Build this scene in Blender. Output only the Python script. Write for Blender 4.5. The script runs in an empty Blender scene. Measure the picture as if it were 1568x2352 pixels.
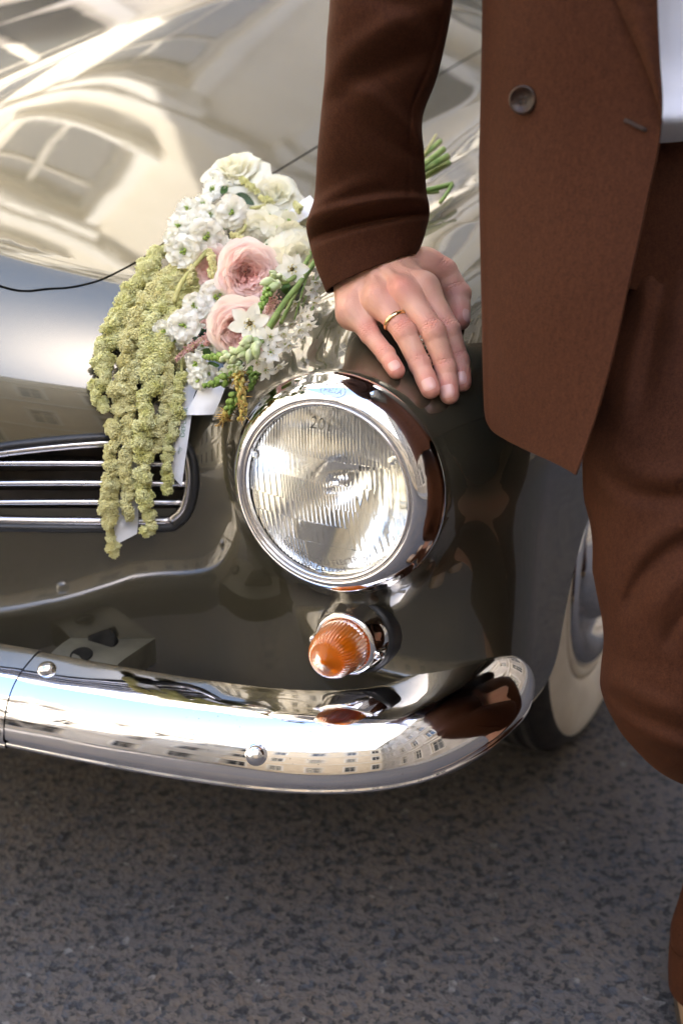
import bpy, bmesh, math, random
import numpy as np
from mathutils import Vector, Matrix

# ------------------------------------------------------------------ camera, sky, sun, exposure
scene = bpy.context.scene
COL = scene.collection
CAM_H = 1.20
PITCH = math.radians(25.0)
FQ = 3267.0                       # focal length in the 1568 x 2352 layout grid
FWD = np.array([0.0, math.cos(PITCH), -math.sin(PITCH)])
UPV = np.array([0.0, math.sin(PITCH), math.cos(PITCH)])
RGT = np.array([1.0, 0.0, 0.0])
CAM = np.array([0.0, 0.0, CAM_H])

cam_data = bpy.data.cameras.new('camera')
cam = bpy.data.objects.new('camera', cam_data)
COL.objects.link(cam)
cam.location = CAM
cam.rotation_euler = (math.pi / 2 - PITCH, 0, 0)
cam_data.sensor_fit = 'VERTICAL'
cam_data.sensor_height = 36.0
cam_data.sensor_width = 24.0
cam_data.lens = 36.0 * FQ / 2352.0
cam_data.clip_start = 0.05
cam_data.clip_end = 500.0
cam_data.dof.use_dof = True
cam_data.dof.focus_distance = 1.33
cam_data.dof.aperture_fstop = 4.5
scene.camera = cam

SUN_EL = math.radians(46.0)
SUN_AZ = math.atan2(0.60, -0.80)   # azimuth measured from +Y towards +X: behind the camera, to its right
world = bpy.data.worlds.new('World')
scene.world = world
world.use_nodes = True
wn = world.node_tree
for n in list(wn.nodes):
    wn.nodes.remove(n)
w_out = wn.nodes.new('ShaderNodeOutputWorld')
w_bg = wn.nodes.new('ShaderNodeBackground')
w_sky = wn.nodes.new('ShaderNodeTexSky')
w_sky.sky_type = 'NISHITA'
w_sky.sun_disc = False
w_sky.sun_elevation = SUN_EL
w_sky.sun_rotation = SUN_AZ
w_sky.air_density = 1.0
w_sky.dust_density = 2.0
w_sky.ozone_density = 1.0
w_bg.inputs['Strength'].default_value = 0.15
wn.links.new(w_sky.outputs[0], w_bg.inputs['Color'])
wn.links.new(w_bg.outputs[0], w_out.inputs['Surface'])

sun_data = bpy.data.lights.new('sun', 'SUN')
sun_data.energy = 5.0
sun_data.angle = math.radians(0.53)
sun_data.color = (1.0, 0.93, 0.82)
sun = bpy.data.objects.new('sun', sun_data)
COL.objects.link(sun)
_sd = Vector((math.sin(SUN_AZ) * math.cos(SUN_EL), math.cos(SUN_AZ) * math.cos(SUN_EL), math.sin(SUN_EL)))
sun.rotation_euler = _sd.to_track_quat('Z', 'Y').to_euler()
sun.location = (0, 0, 30)

scene.view_settings.view_transform = 'Standard'
scene.view_settings.look = 'None'
scene.view_settings.gamma = 1.0
scene.view_settings.exposure = 2.75
scene.view_settings.use_curve_mapping = False
scene.cycles.use_denoising = True
scene.cycles.max_bounces = 12
scene.cycles.glossy_bounces = 6
scene.cycles.transmission_bounces = 10
scene.cycles.transparent_max_bounces = 12
scene.cycles.caustics_reflective = False
scene.cycles.caustics_refractive = False
scene.cycles.sample_clamp_indirect = 6.0

rng = np.random.default_rng(7)
R = random.Random(11)

# ------------------------------------------------------------------ layout helpers
def ray(qx, qy):
    return FWD + RGT * ((qx - 784.0) / FQ) + UPV * ((1176.0 - qy) / FQ)

def atY(qx, qy, Y):
    d = ray(qx, qy)
    return CAM + d * (Y / d[1])

def atZ(qx, qy, z):
    d = ray(qx, qy)
    return CAM + d * ((z - CAM_H) / d[2])

def atD(qx, qy, D):
    return CAM + ray(qx, qy) * D

def nrm(v):
    v = np.asarray(v, float)
    return v / (np.linalg.norm(v) + 1e-12)

# ------------------------------------------------------------------ object helpers
def tag(o, label=None, cat=None, group=None, kind=None):
    if label: o['label'] = label
    if cat: o['category'] = cat
    if group: o['group'] = group
    if kind: o['kind'] = kind
    return o

def empty(name, loc=(0, 0, 0), parent=None):
    o = bpy.data.objects.new(name, None)
    o.empty_display_size = 0.05
    o.location = loc
    if parent is not None:
        o.parent = parent
        o.matrix_parent_inverse = WORLD[parent.name].inverted()
    WORLD[o.name] = Matrix.Translation(loc)
    COL.objects.link(o)
    return o

WORLD = {}          # final world matrices, so that children can be given in world coordinates

def link(name, me, mat=None, parent=None):
    """Link a mesh given in WORLD coordinates; the parent keeps its own transform."""
    o = bpy.data.objects.new(name, me)
    if mat is not None and len(me.materials) == 0:
        for m in (mat if isinstance(mat, (list, tuple)) else [mat]):
            me.materials.append(m)
    if parent is not None:
        o.parent = parent
        o.matrix_parent_inverse = WORLD[parent.name].inverted()
    WORLD[o.name] = Matrix.Identity(4)
    COL.objects.link(o)
    return o

def mesh_from(name, verts, faces, smooth=True, normals=None, uvs=None):
    me = bpy.data.meshes.new(name)
    verts = np.asarray(verts, dtype=np.float64)
    me.from_pydata([tuple(v) for v in verts], [], [tuple(int(i) for i in f) for f in faces])
    if smooth:
        me.polygons.foreach_set('use_smooth', np.ones(len(me.polygons), dtype=bool))
    if normals is not None:
        me.normals_split_custom_set_from_vertices([tuple(n) for n in normals])
    me.update()
    return me

def tri_mesh(name, V, T, N=None):
    """Fast mesh from triangle arrays."""
    me = bpy.data.meshes.new(name)
    V = np.ascontiguousarray(V, dtype=np.float32); T = np.ascontiguousarray(T, dtype=np.int32)
    me.vertices.add(len(V)); me.vertices.foreach_set('co', V.ravel())
    me.loops.add(len(T) * 3); me.loops.foreach_set('vertex_index', T.ravel())
    me.polygons.add(len(T))
    me.polygons.foreach_set('loop_start', np.arange(0, len(T) * 3, 3, dtype=np.int32))
    me.polygons.foreach_set('use_smooth', np.ones(len(T), dtype=bool))
    me.update(calc_edges=True)
    me.validate()
    if N is not None and len(me.vertices) == len(N):
        me.normals_split_custom_set_from_vertices([tuple(n) for n in N])
    return me

class MB:
    """Mesh builder: collects verts and faces in world space."""
    def __init__(self):
        self.v = []; self.f = []; self.mi = []
    def add(self, verts, faces, mi=0):
        b = len(self.v)
        self.v.extend([tuple(p) for p in verts])
        self.f.extend([tuple(b + i for i in f) for f in faces])
        self.mi.extend([mi] * len(faces))
    def box(self, c, s, rot=None, mi=0):
        hx, hy, hz = s[0] / 2, s[1] / 2, s[2] / 2
        vs = [Vector((x * hx, y * hy, z * hz)) for x in (-1, 1) for y in (-1, 1) for z in (-1, 1)]
        if rot is not None:
            vs = [rot @ v for v in vs]
        vs = [v + Vector(c) for v in vs]
        self.add(vs, [(0, 1, 3, 2), (4, 6, 7, 5), (0, 4, 5, 1), (2, 3, 7, 6), (0, 2, 6, 4), (1, 5, 7, 3)], mi)
    def tube(self, pts, rad, seg=10, cap=True, mi=0, flat=None, up=None):
        pts = [np.asarray(p, float) for p in pts]
        n = len(pts)
        if not hasattr(rad, '__len__'):
            rad = [rad] * n
        ref = np.array(up if up is not None else (0.13, 0.27, 0.95))
        rings = []
        a = None
        for i, p in enumerate(pts):
            t = nrm(pts[min(i + 1, n - 1)] - pts[max(i - 1, 0)])
            if a is None or up is not None:
                a = np.cross(t, ref)
                if np.linalg.norm(a) < 1e-4: a = np.cross(t, [1, 0, 0])
            a = nrm(a - t * np.dot(a, t))
            b = np.cross(t, a)
            fx, fy = (1, 1) if flat is None else flat
            rings.append([p + a * math.cos(q) * rad[i] * fx + b * math.sin(q) * rad[i] * fy for q in [2 * math.pi * k / seg for k in range(seg)]])
        vs = [v for r in rings for v in r]
        fs = []
        for i in range(n - 1):
            for k in range(seg):
                k2 = (k + 1) % seg
                fs.append((i * seg + k, i * seg + k2, (i + 1) * seg + k2, (i + 1) * seg + k))
        if cap:
            fs.append(tuple(reversed(range(seg))))
            fs.append(tuple((n - 1) * seg + k for k in range(seg)))
        self.add(vs, fs, mi)
    def lathe(self, prof, origin, axis, seg=48, xdir=None, mi=0, close=False):
        """prof: list of (radius, height along axis)."""
        ax = nrm(axis)
        x = np.cross(ax, [0, 0, 1.0]) if xdir is None else np.asarray(xdir, float)
        if np.linalg.norm(x) < 1e-4: x = np.cross(ax, [1.0, 0, 0])
        x = nrm(x - ax * np.dot(x, ax)); y = np.cross(ax, x)
        o = np.asarray(origin, float)
        vs = []; fs = []
        m = len(prof)
        for k in range(seg):
            q = 2 * math.pi * k / seg
            e = x * math.cos(q) + y * math.sin(q)
            for (r, h) in prof:
                vs.append(o + e * r + ax * h)
        for k in range(seg):
            k2 = (k + 1) % seg
            for i in range(m - 1 if not close else m):
                i2 = (i + 1) % m
                fs.append((k * m + i, k2 * m + i, k2 * m + i2, k * m + i2))
        self.add(vs, fs, mi)
    def grid(self, G, mi=0, wrap_v=False):
        """G: array (nu, nv, 3)."""
        nu, nv = G.shape[:2]
        fs = []
        for i in range(nu - 1):
            for j in range(nv if wrap_v else nv - 1):
                j2 = (j + 1) % nv
                fs.append((i * nv + j, (i + 1) * nv + j, (i + 1) * nv + j2, i * nv + j2))
        self.add(G.reshape(-1, 3), fs, mi)
    def build(self, name, mat, parent=None, smooth=True, angle=None, weld=False):
        me = bpy.data.meshes.new(name)
        me.from_pydata(self.v, [], self.f)
        if weld:
            bm = bmesh.new(); bm.from_mesh(me)
            bmesh.ops.remove_doubles(bm, verts=bm.verts, dist=1e-5)
            bm.to_mesh(me); bm.free()
        if smooth:
            me.polygons.foreach_set('use_smooth', np.ones(len(me.polygons), dtype=bool))
            if angle is not None:
                me.set_sharp_from_angle(angle=math.radians(angle))
        mats = mat if isinstance(mat, (list, tuple)) else [mat]
        for m in mats: me.materials.append(m)
        if len(mats) > 1 and not weld:
            me.polygons.foreach_set('material_index', np.array(self.mi, dtype=np.int32))
        me.update()
        return link(name, me, None, parent)

def catmull(P, n):
    """Sample a Catmull-Rom curve through P (k, d), n samples per span."""
    P = np.asarray(P, float)
    k = len(P)
    out = []
    for i in range(k - 1):
        p0 = P[i - 1] if i > 0 else 2 * P[0] - P[1]
        p1, p2 = P[i], P[i + 1]
        p3 = P[i + 2] if i + 2 < k else 2 * P[-1] - P[-2]
        for s in range(n):
            t = s / n
            out.append(0.5 * ((2 * p1) + (-p0 + p2) * t + (2 * p0 - 5 * p1 + 4 * p2 - p3) * t * t + (-p0 + 3 * p1 - 3 * p2 + p3) * t ** 3))
    out.append(P[-1])
    return np.array(out)

def catmull_grid(G, nu, nv):
    G = np.asarray(G, float)
    A = np.array([catmull(G[:, j], nu) for j in range(G.shape[1])])     # (nv0, NU, 3)
    A = np.swapaxes(A, 0, 1)                                            # (NU, nv0, 3)
    return np.array([catmull(A[i], nv) for i in range(A.shape[0])])

# ------------------------------------------------------------------ implicit surfaces
def smin(a, b, k):
    h = np.maximum(k - np.abs(a - b), 0.0) / k
    return np.minimum(a, b) - h * h * k * 0.25

def smax(a, b, k):
    return -smin(-a, -b, k)

def rmax(a, b, r):
    return np.minimum(np.maximum(a, b), -r) + np.sqrt(np.maximum(a + r, 0) ** 2 + np.maximum(b + r, 0) ** 2)

def grad(f, P, e=6e-4):
    g = np.empty_like(P)
    for i in range(3):
        d = np.zeros(3); d[i] = e
        g[:, i] = (f(*(P + d).T) - f(*(P - d).T)) / (2 * e)
    return g

def surfnet(f, xs, ys, zs, newton=4):
    X, Y, Z = np.meshgrid(xs, ys, zs, indexing='ij')
    Fv = f(X.astype(np.float32), Y.astype(np.float32), Z.astype(np.float32))
    del X, Y, Z
    S = Fv < 0
    nx, ny, nz = S.shape
    c = S[:-1, :-1, :-1].astype(np.int8)
    cnt = np.zeros((nx - 1, ny - 1, nz - 1), np.int8)
    for a in (0, 1):
        for b in (0, 1):
            for d in (0, 1):
                cnt += S[a:nx - 1 + a, b:ny - 1 + b, d:nz - 1 + d]
    mix = (cnt > 0) & (cnt < 8)
    idx = -np.ones(mix.shape, np.int64)
    ii, jj, kk = np.nonzero(mix)
    idx[ii, jj, kk] = np.arange(len(ii))
    P = np.stack([(xs[ii] + xs[ii + 1]) / 2, (ys[jj] + ys[jj + 1]) / 2, (zs[kk] + zs[kk + 1]) / 2], 1)
    h = np.stack([xs[ii + 1] - xs[ii], ys[jj + 1] - ys[jj], zs[kk + 1] - zs[kk]], 1)
    lo, hi = P - h * 0.9, P + h * 0.9
    for _ in range(newton):
        g = grad(f, P)
        v = f(*P.T)
        P = P - (v / np.maximum((g * g).sum(1), 1e-6))[:, None] * g
        P = np.clip(P, lo, hi)
    g = grad(f, P)
    N = g / np.maximum(np.linalg.norm(g, axis=1), 1e-9)[:, None]
    quads = []
    for ax in range(3):
        sl0 = [slice(None)] * 3; sl1 = [slice(None)] * 3
        sl0[ax] = slice(0, -1); sl1[ax] = slice(1, None)
        a, b = S[tuple(sl0)], S[tuple(sl1)]
        for flip in (0, 1):
            e = (a & ~b) if flip == 0 else (~a & b)
            I = np.stack(np.nonzero(e), 1)
            o1, o2 = (ax + 1) % 3, (ax + 2) % 3
            lim = np.array(idx.shape)
            ok = (I[:, o1] > 0) & (I[:, o2] > 0) & (I[:, o1] < lim[o1]) & (I[:, o2] < lim[o2])
            I = I[ok]
            q = []
            for (s1, s2) in ((-1, -1), (0, -1), (0, 0), (-1, 0)):
                J = I.copy(); J[:, o1] += s1; J[:, o2] += s2
                q.append(idx[J[:, 0], J[:, 1], J[:, 2]])
            q = np.stack(q, 1)
            if flip: q = q[:, ::-1]
            quads.append(q)
    Q = np.concatenate(quads)
    Q = Q[(Q >= 0).all(1)]
    T = np.concatenate([Q[:, [0, 1, 2]], Q[:, [0, 2, 3]]])
    return P, N, T

def subdivide(P, T):
    """One 1:4 split of every triangle (midpoints, no smoothing)."""
    E = np.sort(np.concatenate([T[:, [0, 1]], T[:, [1, 2]], T[:, [2, 0]]]), 1)
    u, inv = np.unique(E, axis=0, return_inverse=True)
    inv = inv.ravel() + len(P); n = len(T)
    a, b, c = inv[:n], inv[n:2 * n], inv[2 * n:]
    P2 = np.concatenate([P, (P[u[:, 0]] + P[u[:, 1]]) / 2])
    T2 = np.concatenate([np.stack([T[:, 0], a, c], 1), np.stack([T[:, 1], b, a], 1), np.stack([T[:, 2], c, b], 1), np.stack([a, b, c], 1)])
    return P2, T2

def clip(P, N, T, g):
    """Keep the part of the triangle mesh where the per-vertex scalar g is > 0 (exact cut along g = 0)."""
    g = np.where(np.abs(g) < 1e-7, 1e-7, g)
    ins = g > 0
    k = ins[T].sum(1)
    full = T[k == 3]
    newP, newN, newT, cache = [], [], [], {}
    base = len(P)
    def cut(a, b):
        key = (a, b) if a < b else (b, a)
        if key in cache: return cache[key]
        t = g[a] / (g[a] - g[b])
        newP.append(P[a] + (P[b] - P[a]) * t)
        newN.append(nrm(N[a] + (N[b] - N[a]) * t))
        cache[key] = base + len(newP) - 1
        return cache[key]
    for tri in T[(k == 1) | (k == 2)]:
        a, b, c = (int(x) for x in tri)
        for _ in range(3):
            if k is not None and ((ins[a] and not ins[b] and not ins[c]) or (not ins[a] and ins[b] and ins[c])): break
            a, b, c = b, c, a
        if ins[a]:
            newT.append((a, cut(a, b), cut(a, c)))
        else:
            ab, ac = cut(a, b), cut(a, c)
            newT.append((ab, b, c)); newT.append((ab, c, ac))
    P2 = np.concatenate([P, np.array(newP).reshape(-1, 3)])
    N2 = np.concatenate([N, np.array(newN).reshape(-1, 3)])
    T2 = np.concatenate([full, np.array(newT, dtype=np.int64).reshape(-1, 3)]) if newT else full
    used = np.unique(T2)
    m = -np.ones(len(P2), np.int64); m[used] = np.arange(len(used))
    return P2[used], N2[used], m[T2]

def flange(P, N, T, depth, where=None, inset=0.0):
    """Fold the open edges inwards so that the sheet has visible thickness."""
    E = np.concatenate([T[:, [0, 1]], T[:, [1, 2]], T[:, [2, 0]]])
    key = np.sort(E, 1)
    u, inv, cnt = np.unique(key, axis=0, return_inverse=True, return_counts=True)
    B = E[cnt[inv.ravel()] == 1]
    if where is not None:
        B = B[where(P[B[:, 0]]) & where(P[B[:, 1]])]
    if len(B) == 0: return P, N, T
    nb = len(B)
    a, b = P[B[:, 0]], P[B[:, 1]]
    na, nb_ = N[B[:, 0]], N[B[:, 1]]
    side = np.cross(b - a, na); side /= np.maximum(np.linalg.norm(side, axis=1), 1e-9)[:, None]
    V = np.concatenate([a, b, b - nb_ * depth, a - na * depth])
    NN = np.concatenate([side] * 4)
    i = np.arange(nb) + len(P)
    q0, q1, q2, q3 = i, i + nb, i + 2 * nb, i + 3 * nb
    T2 = np.concatenate([T, np.stack([q1, q0, q3], 1), np.stack([q1, q3, q2], 1)])
    return np.concatenate([P, V]), np.concatenate([N, NN]), T2

# ------------------------------------------------------------------ materials
def mat(name, base=(0.5, 0.5, 0.5), rough=0.5, metal=0.0, **kw):
    m = bpy.data.materials.new(name)
    m.use_nodes = True
    b = m.node_tree.nodes['Principled BSDF']
    b.inputs['Base Color'].default_value = (*base, 1)
    b.inputs['Roughness'].default_value = rough
    b.inputs['Metallic'].default_value = metal
    for k, v in kw.items():
        key = k.replace('_', ' ')
        inp = next(i for i in b.inputs if i.name.lower() == key.lower())
        inp.default_value = v
    return m

def nodes(m):
    nt = m.node_tree
    return nt, nt.nodes['Principled BSDF']

def N(nt, kind, **kw):
    n = nt.nodes.new(kind)
    for k, v in kw.items():
        if k.startswith('_'): setattr(n, k[1:], v)
        else: n.inputs[k.replace('_', ' ')].default_value = v
    return n

def noise_color(m, c1, c2, scale=20.0, detail=6.0, lo=0.35, hi=0.65, bump=0.0, bscale=None, bdist=0.001, coord='Object', stops=None):
    nt, b = nodes(m)
    tc = N(nt, 'ShaderNodeTexCoord')
    tx = N(nt, 'ShaderNodeTexNoise', Scale=scale, Detail=detail, Roughness=0.6)
    nt.links.new(tc.outputs[coord], tx.inputs['Vector'])
    r = N(nt, 'ShaderNodeValToRGB')
    r.color_ramp.elements[0].position = lo; r.color_ramp.elements[0].color = (*c1, 1)
    r.color_ramp.elements[1].position = hi; r.color_ramp.elements[1].color = (*c2, 1)
    nt.links.new(tx.outputs['Fac'], r.inputs['Fac'])
    nt.links.new(r.outputs['Color'], b.inputs['Base Color'])
    if bump:
        t2 = N(nt, 'ShaderNodeTexNoise', Scale=bscale or scale * 3, Detail=5.0)
        nt.links.new(tc.outputs[coord], t2.inputs['Vector'])
        bp = N(nt, 'ShaderNodeBump', Strength=bump, Distance=bdist)
        nt.links.new(t2.outputs['Fac'], bp.inputs['Height'])
        nt.links.new(bp.outputs['Normal'], b.inputs['Normal'])
    return m
M = {}
# glossy taupe car paint: fine metallic flake under a clear coat, with the faint waviness of old sheet metal
m = mat('taupe_paint', (0.080, 0.071, 0.045), 0.27, 0.65, coat_weight=1.0, coat_roughness=0.025, coat_ior=1.65)
nt, b = nodes(m)
tc = N(nt, 'ShaderNodeTexCoord')
wv = N(nt, 'ShaderNodeTexNoise', Scale=5.0, Detail=1.5)
fl = N(nt, 'ShaderNodeTexNoise', Scale=900.0, Detail=2.0)
nt.links.new(tc.outputs['Object'], wv.inputs['Vector']); nt.links.new(tc.outputs['Object'], fl.inputs['Vector'])
bp = N(nt, 'ShaderNodeBump', Strength=0.06, Distance=0.02)
nt.links.new(wv.outputs['Fac'], bp.inputs['Height'])
bf = N(nt, 'ShaderNodeBump', Strength=0.12, Distance=0.001)
nt.links.new(fl.outputs['Fac'], bf.inputs['Height']); nt.links.new(bp.outputs['Normal'], bf.inputs['Normal'])
du = N(nt, 'ShaderNodeTexNoise', Scale=26.0, Detail=8.0, Roughness=0.75); nt.links.new(tc.outputs['Object'], du.inputs['Vector'])
dm = N(nt, 'ShaderNodeMapRange'); dm.inputs['From Min'].default_value = 0.5; dm.inputs['From Max'].default_value = 0.8; dm.inputs['To Min'].default_value = 0.018; dm.inputs['To Max'].default_value = 0.12
nt.links.new(du.outputs['Fac'], dm.inputs['Value']); nt.links.new(dm.outputs[0], b.inputs['Coat Roughness'])
nt.links.new(bf.outputs['Normal'], b.inputs['Normal']); nt.links.new(bp.outputs['Normal'], b.inputs['Coat Normal'])
M['paint'] = m

def chrome(name, col=(0.80, 0.80, 0.82), rough=0.035, wave=0.0, wscale=8.0, pits=0.0):
    m = mat(name, col, rough, 1.0)
    nt, b = nodes(m)
    tc = N(nt, 'ShaderNodeTexCoord')
    t = N(nt, 'ShaderNodeTexNoise', Scale=40.0, Detail=5.0)
    nt.links.new(tc.outputs['Object'], t.inputs['Vector'])
    mr = N(nt, 'ShaderNodeMapRange'); mr.inputs['From Min'].default_value = 0.45; mr.inputs['From Max'].default_value = 0.75
    mr.inputs['To Min'].default_value = rough; mr.inputs['To Max'].default_value = rough + 0.10
    nt.links.new(t.outputs['Fac'], mr.inputs['Value']); nt.links.new(mr.outputs[0], b.inputs['Roughness'])
    last = None
    if wave:
        w = N(nt, 'ShaderNodeTexNoise', Scale=wscale, Detail=1.0)
        nt.links.new(tc.outputs['Object'], w.inputs['Vector'])
        bp = N(nt, 'ShaderNodeBump', Strength=wave, Distance=0.01)
        nt.links.new(w.outputs['Fac'], bp.inputs['Height']); last = bp
    if pits:
        v = N(nt, 'ShaderNodeTexVoronoi', Scale=170.0); nt.links.new(tc.outputs['Object'], v.inputs['Vector'])
        lt = N(nt, 'ShaderNodeMath', _operation='LESS_THAN'); lt.inputs[1].default_value = 0.10
        nt.links.new(v.outputs['Distance'], lt.inputs[0])
        t3 = N(nt, 'ShaderNodeTexNoise', Scale=9.0, Detail=3.0); nt.links.new(tc.outputs['Object'], t3.inputs['Vector'])
        gt = N(nt, 'ShaderNodeMath', _operation='GREATER_THAN'); gt.inputs[1].default_value = 0.56
        nt.links.new(t3.outputs['Fac'], gt.inputs[0])
        mu = N(nt, 'ShaderNodeMath', _operation='MULTIPLY')
        nt.links.new(lt.outputs[0], mu.inputs[0]); nt.links.new(gt.outputs[0], mu.inputs[1])
        mx = N(nt, 'ShaderNodeMixRGB'); mx.inputs[1].default_value = (*col, 1); mx.inputs[2].default_value = (0.30, 0.26, 0.22, 1)
        nt.links.new(mu.outputs[0], mx.inputs[0]); nt.links.new(mx.outputs[0], b.inputs['Base Color'])
        bp2 = N(nt, 'ShaderNodeBump', Strength=pits, Distance=0.0006, _invert=True)
        nt.links.new(mu.outputs[0], bp2.inputs['Height'])
        if last is not None: nt.links.new(last.outputs['Normal'], bp2.inputs['Normal'])
        last = bp2
    if last is not None: nt.links.new(last.outputs['Normal'], b.inputs['Normal'])
    return m

M['chrome'] = chrome('polished_chrome')
M['bumper'] = chrome('old_bumper_chrome', (0.84, 0.83, 0.84), 0.03, wave=0.28, wscale=7.0, pits=0.6)
M['satin'] = chrome('satin_trim', (0.62, 0.60, 0.60), 0.22)
M['reflector'] = mat('lamp_reflector', (0.90, 0.89, 0.86), 0.10, 1.0)
M['glass'] = mat('lamp_glass', (0.97, 0.98, 0.97), 0.0, 0.0, transmission_weight=1.0, ior=1.45)
M['amber'] = mat('amber_lens', (1.0, 0.23, 0.004), 0.10, 0.0, transmission_weight=0.65, ior=1.35)
M['rubber'] = noise_color(mat('black_rubber', (0.012, 0.012, 0.013), 0.45), (0.008, 0.008, 0.009), (0.020, 0.019, 0.018), 30)
M['tyre'] = noise_color(mat('tyre_rubber', (0.02, 0.019, 0.018), 0.7), (0.013, 0.012, 0.011), (0.035, 0.032, 0.028), 35, bump=0.3, bscale=200)
M['whitewall'] = noise_color(mat('whitewall_rubber', (0.72, 0.66, 0.56), 0.45), (0.60, 0.53, 0.43), (0.78, 0.73, 0.64), 7)
M['grille_back'] = noise_color(mat('grille_dark_duct', (0.05, 0.043, 0.035), 0.5), (0.035, 0.030, 0.025), (0.12, 0.10, 0.082), 16)
M['bracket'] = noise_color(mat('olive_bracket_metal', (0.09, 0.085, 0.06), 0.42, 0.35), (0.07, 0.065, 0.045), (0.13, 0.12, 0.085), 22)
M['window'] = mat('window_glass', (0.03, 0.035, 0.04), 0.03, 0.0, coat_weight=1.0, ior=1.5)
M['asphalt'] = mat('asphalt', (0.06, 0.055, 0.05), 0.75)
nt, b = nodes(M['asphalt'])
tc = N(nt, 'ShaderNodeTexCoord')
wp = N(nt, 'ShaderNodeTexNoise', Scale=60.0, Detail=3.0)
nt.links.new(tc.outputs['Object'], wp.inputs['Vector'])
mxv = N(nt, 'ShaderNodeMixRGB'); mxv.inputs[0].default_value = 0.018
nt.links.new(tc.outputs['Object'], mxv.inputs[1]); nt.links.new(wp.outputs['Color'], mxv.inputs[2])
vo = N(nt, 'ShaderNodeTexVoronoi', Scale=125.0); nt.links.new(mxv.outputs[0], vo.inputs['Vector'])
sp = N(nt, 'ShaderNodeSeparateColor'); nt.links.new(vo.outputs['Color'], sp.inputs['Color'])
cr = N(nt, 'ShaderNodeValToRGB'); cr.color_ramp.interpolation = 'CONSTANT'
els = cr.color_ramp.elements
els[0].position = 0.0; els[0].color = (0.018, 0.020, 0.025, 1)
els[1].position = 0.34; els[1].color = (0.034, 0.039, 0.050, 1)
for pos, c in ((0.52, (0.070, 0.068, 0.072)), (0.66, (0.105, 0.088, 0.074)), (0.82, (0.058, 0.066, 0.084)), (0.90, (0.120, 0.106, 0.094)), (0.985, (0.19, 0.185, 0.18))):
    e = els.new(pos); e.color = (*c, 1)
nt.links.new(sp.outputs[0], cr.inputs['Fac'])
n2 = N(nt, 'ShaderNodeTexNoise', Scale=66.0, Detail=8.0, Roughness=0.74)
nt.links.new(tc.outputs['Object'], n2.inputs['Vector'])
r2 = N(nt, 'ShaderNodeValToRGB'); r2.color_ramp.elements[0].position = 0.475; r2.color_ramp.elements[1].position = 0.53
nt.links.new(n2.outputs['Fac'], r2.inputs['Fac'])
mat_b = N(nt, 'ShaderNodeMixRGB'); mat_b.inputs[2].default_value = (0.100, 0.092, 0.087, 1)
nt.links.new(r2.outputs['Color'], mat_b.inputs[0]); nt.links.new(cr.outputs['Color'], mat_b.inputs[1])
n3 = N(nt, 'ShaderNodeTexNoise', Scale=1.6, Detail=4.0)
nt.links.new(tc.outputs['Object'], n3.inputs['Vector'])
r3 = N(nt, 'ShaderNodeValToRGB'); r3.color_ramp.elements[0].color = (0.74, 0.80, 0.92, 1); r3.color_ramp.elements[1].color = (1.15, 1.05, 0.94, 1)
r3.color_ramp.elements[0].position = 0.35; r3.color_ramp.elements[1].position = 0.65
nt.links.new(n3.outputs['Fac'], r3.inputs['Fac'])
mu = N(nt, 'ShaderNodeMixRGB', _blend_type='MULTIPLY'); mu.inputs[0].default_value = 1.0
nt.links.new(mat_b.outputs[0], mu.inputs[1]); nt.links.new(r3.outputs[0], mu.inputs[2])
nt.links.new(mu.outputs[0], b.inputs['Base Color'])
ad = N(nt, 'ShaderNodeMath', _operation='ADD')
nt.links.new(vo.outputs['Distance'], ad.inputs[0]); nt.links.new(n2.outputs['Fac'], ad.inputs[1])
bp = N(nt, 'ShaderNodeBump', Strength=0.5, Distance=0.004)
nt.links.new(ad.outputs[0], bp.inputs['Height']); nt.links.new(bp.outputs['Normal'], b.inputs['Normal'])

M['kerb'] = noise_color(mat('granite_kerb', (0.3, 0.29, 0.28), 0.7), (0.22, 0.21, 0.2), (0.36, 0.34, 0.33), 60)
M['paving'] = noise_color(mat('paving_stone', (0.28, 0.26, 0.24), 0.8), (0.22, 0.205, 0.19), (0.33, 0.31, 0.28), 12)
M['cream'] = noise_color(mat('cream_stucco', (0.66, 0.55, 0.40), 0.85), (0.60, 0.49, 0.35), (0.72, 0.61, 0.45), 1.5)
M['ivory'] = noise_color(mat('ivory_stucco', (0.78, 0.71, 0.59), 0.85), (0.73, 0.66, 0.54), (0.82, 0.76, 0.65), 1.5)
M['ochre'] = noise_color(mat('ochre_stucco', (0.55, 0.40, 0.25), 0.85), (0.50, 0.35, 0.21), (0.60, 0.44, 0.29), 1.5)
M['greystone'] = noise_color(mat('grey_stucco', (0.34, 0.30, 0.26), 0.85), (0.29, 0.26, 0.22), (0.38, 0.34, 0.30), 1.5)
M['trim'] = mat('white_trim', (0.78, 0.75, 0.69), 0.7)
M['roof'] = mat('roof_metal', (0.16, 0.13, 0.12), 0.5)
M['wframe'] = mat('window_frame_paint', (0.50, 0.46, 0.40), 0.5)
# ------------------------------------------------------------------ car body surface (car frame: u = towards the car's left, w = rearwards, z up)
CAR_A = math.radians(25.0)
HX, HY = -0.006, 1.215                 # ground point below the headlight
CA, SA = math.cos(CAR_A), math.sin(CAR_A)
UC = -0.62                             # centreline of the car
HL_Z = 0.660                           # headlight centre height
HL_TILT = math.radians(6.0)
WHEEL_W, WHEEL_Z, WHEEL_R = 0.71, 0.325, 0.325

def c2w(p):
    p = np.asarray(p, float)
    u, w, z = p[..., 0], p[..., 1], p[..., 2]
    return np.stack([HX + u * CA + w * SA, HY - u * SA + w * CA, z], -1)

def c2w_dir(p):
    p = np.asarray(p, float)
    u, w, z = p[..., 0], p[..., 1], p[..., 2]
    return np.stack([u * CA + w * SA, -u * SA + w * CA, z], -1)

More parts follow.
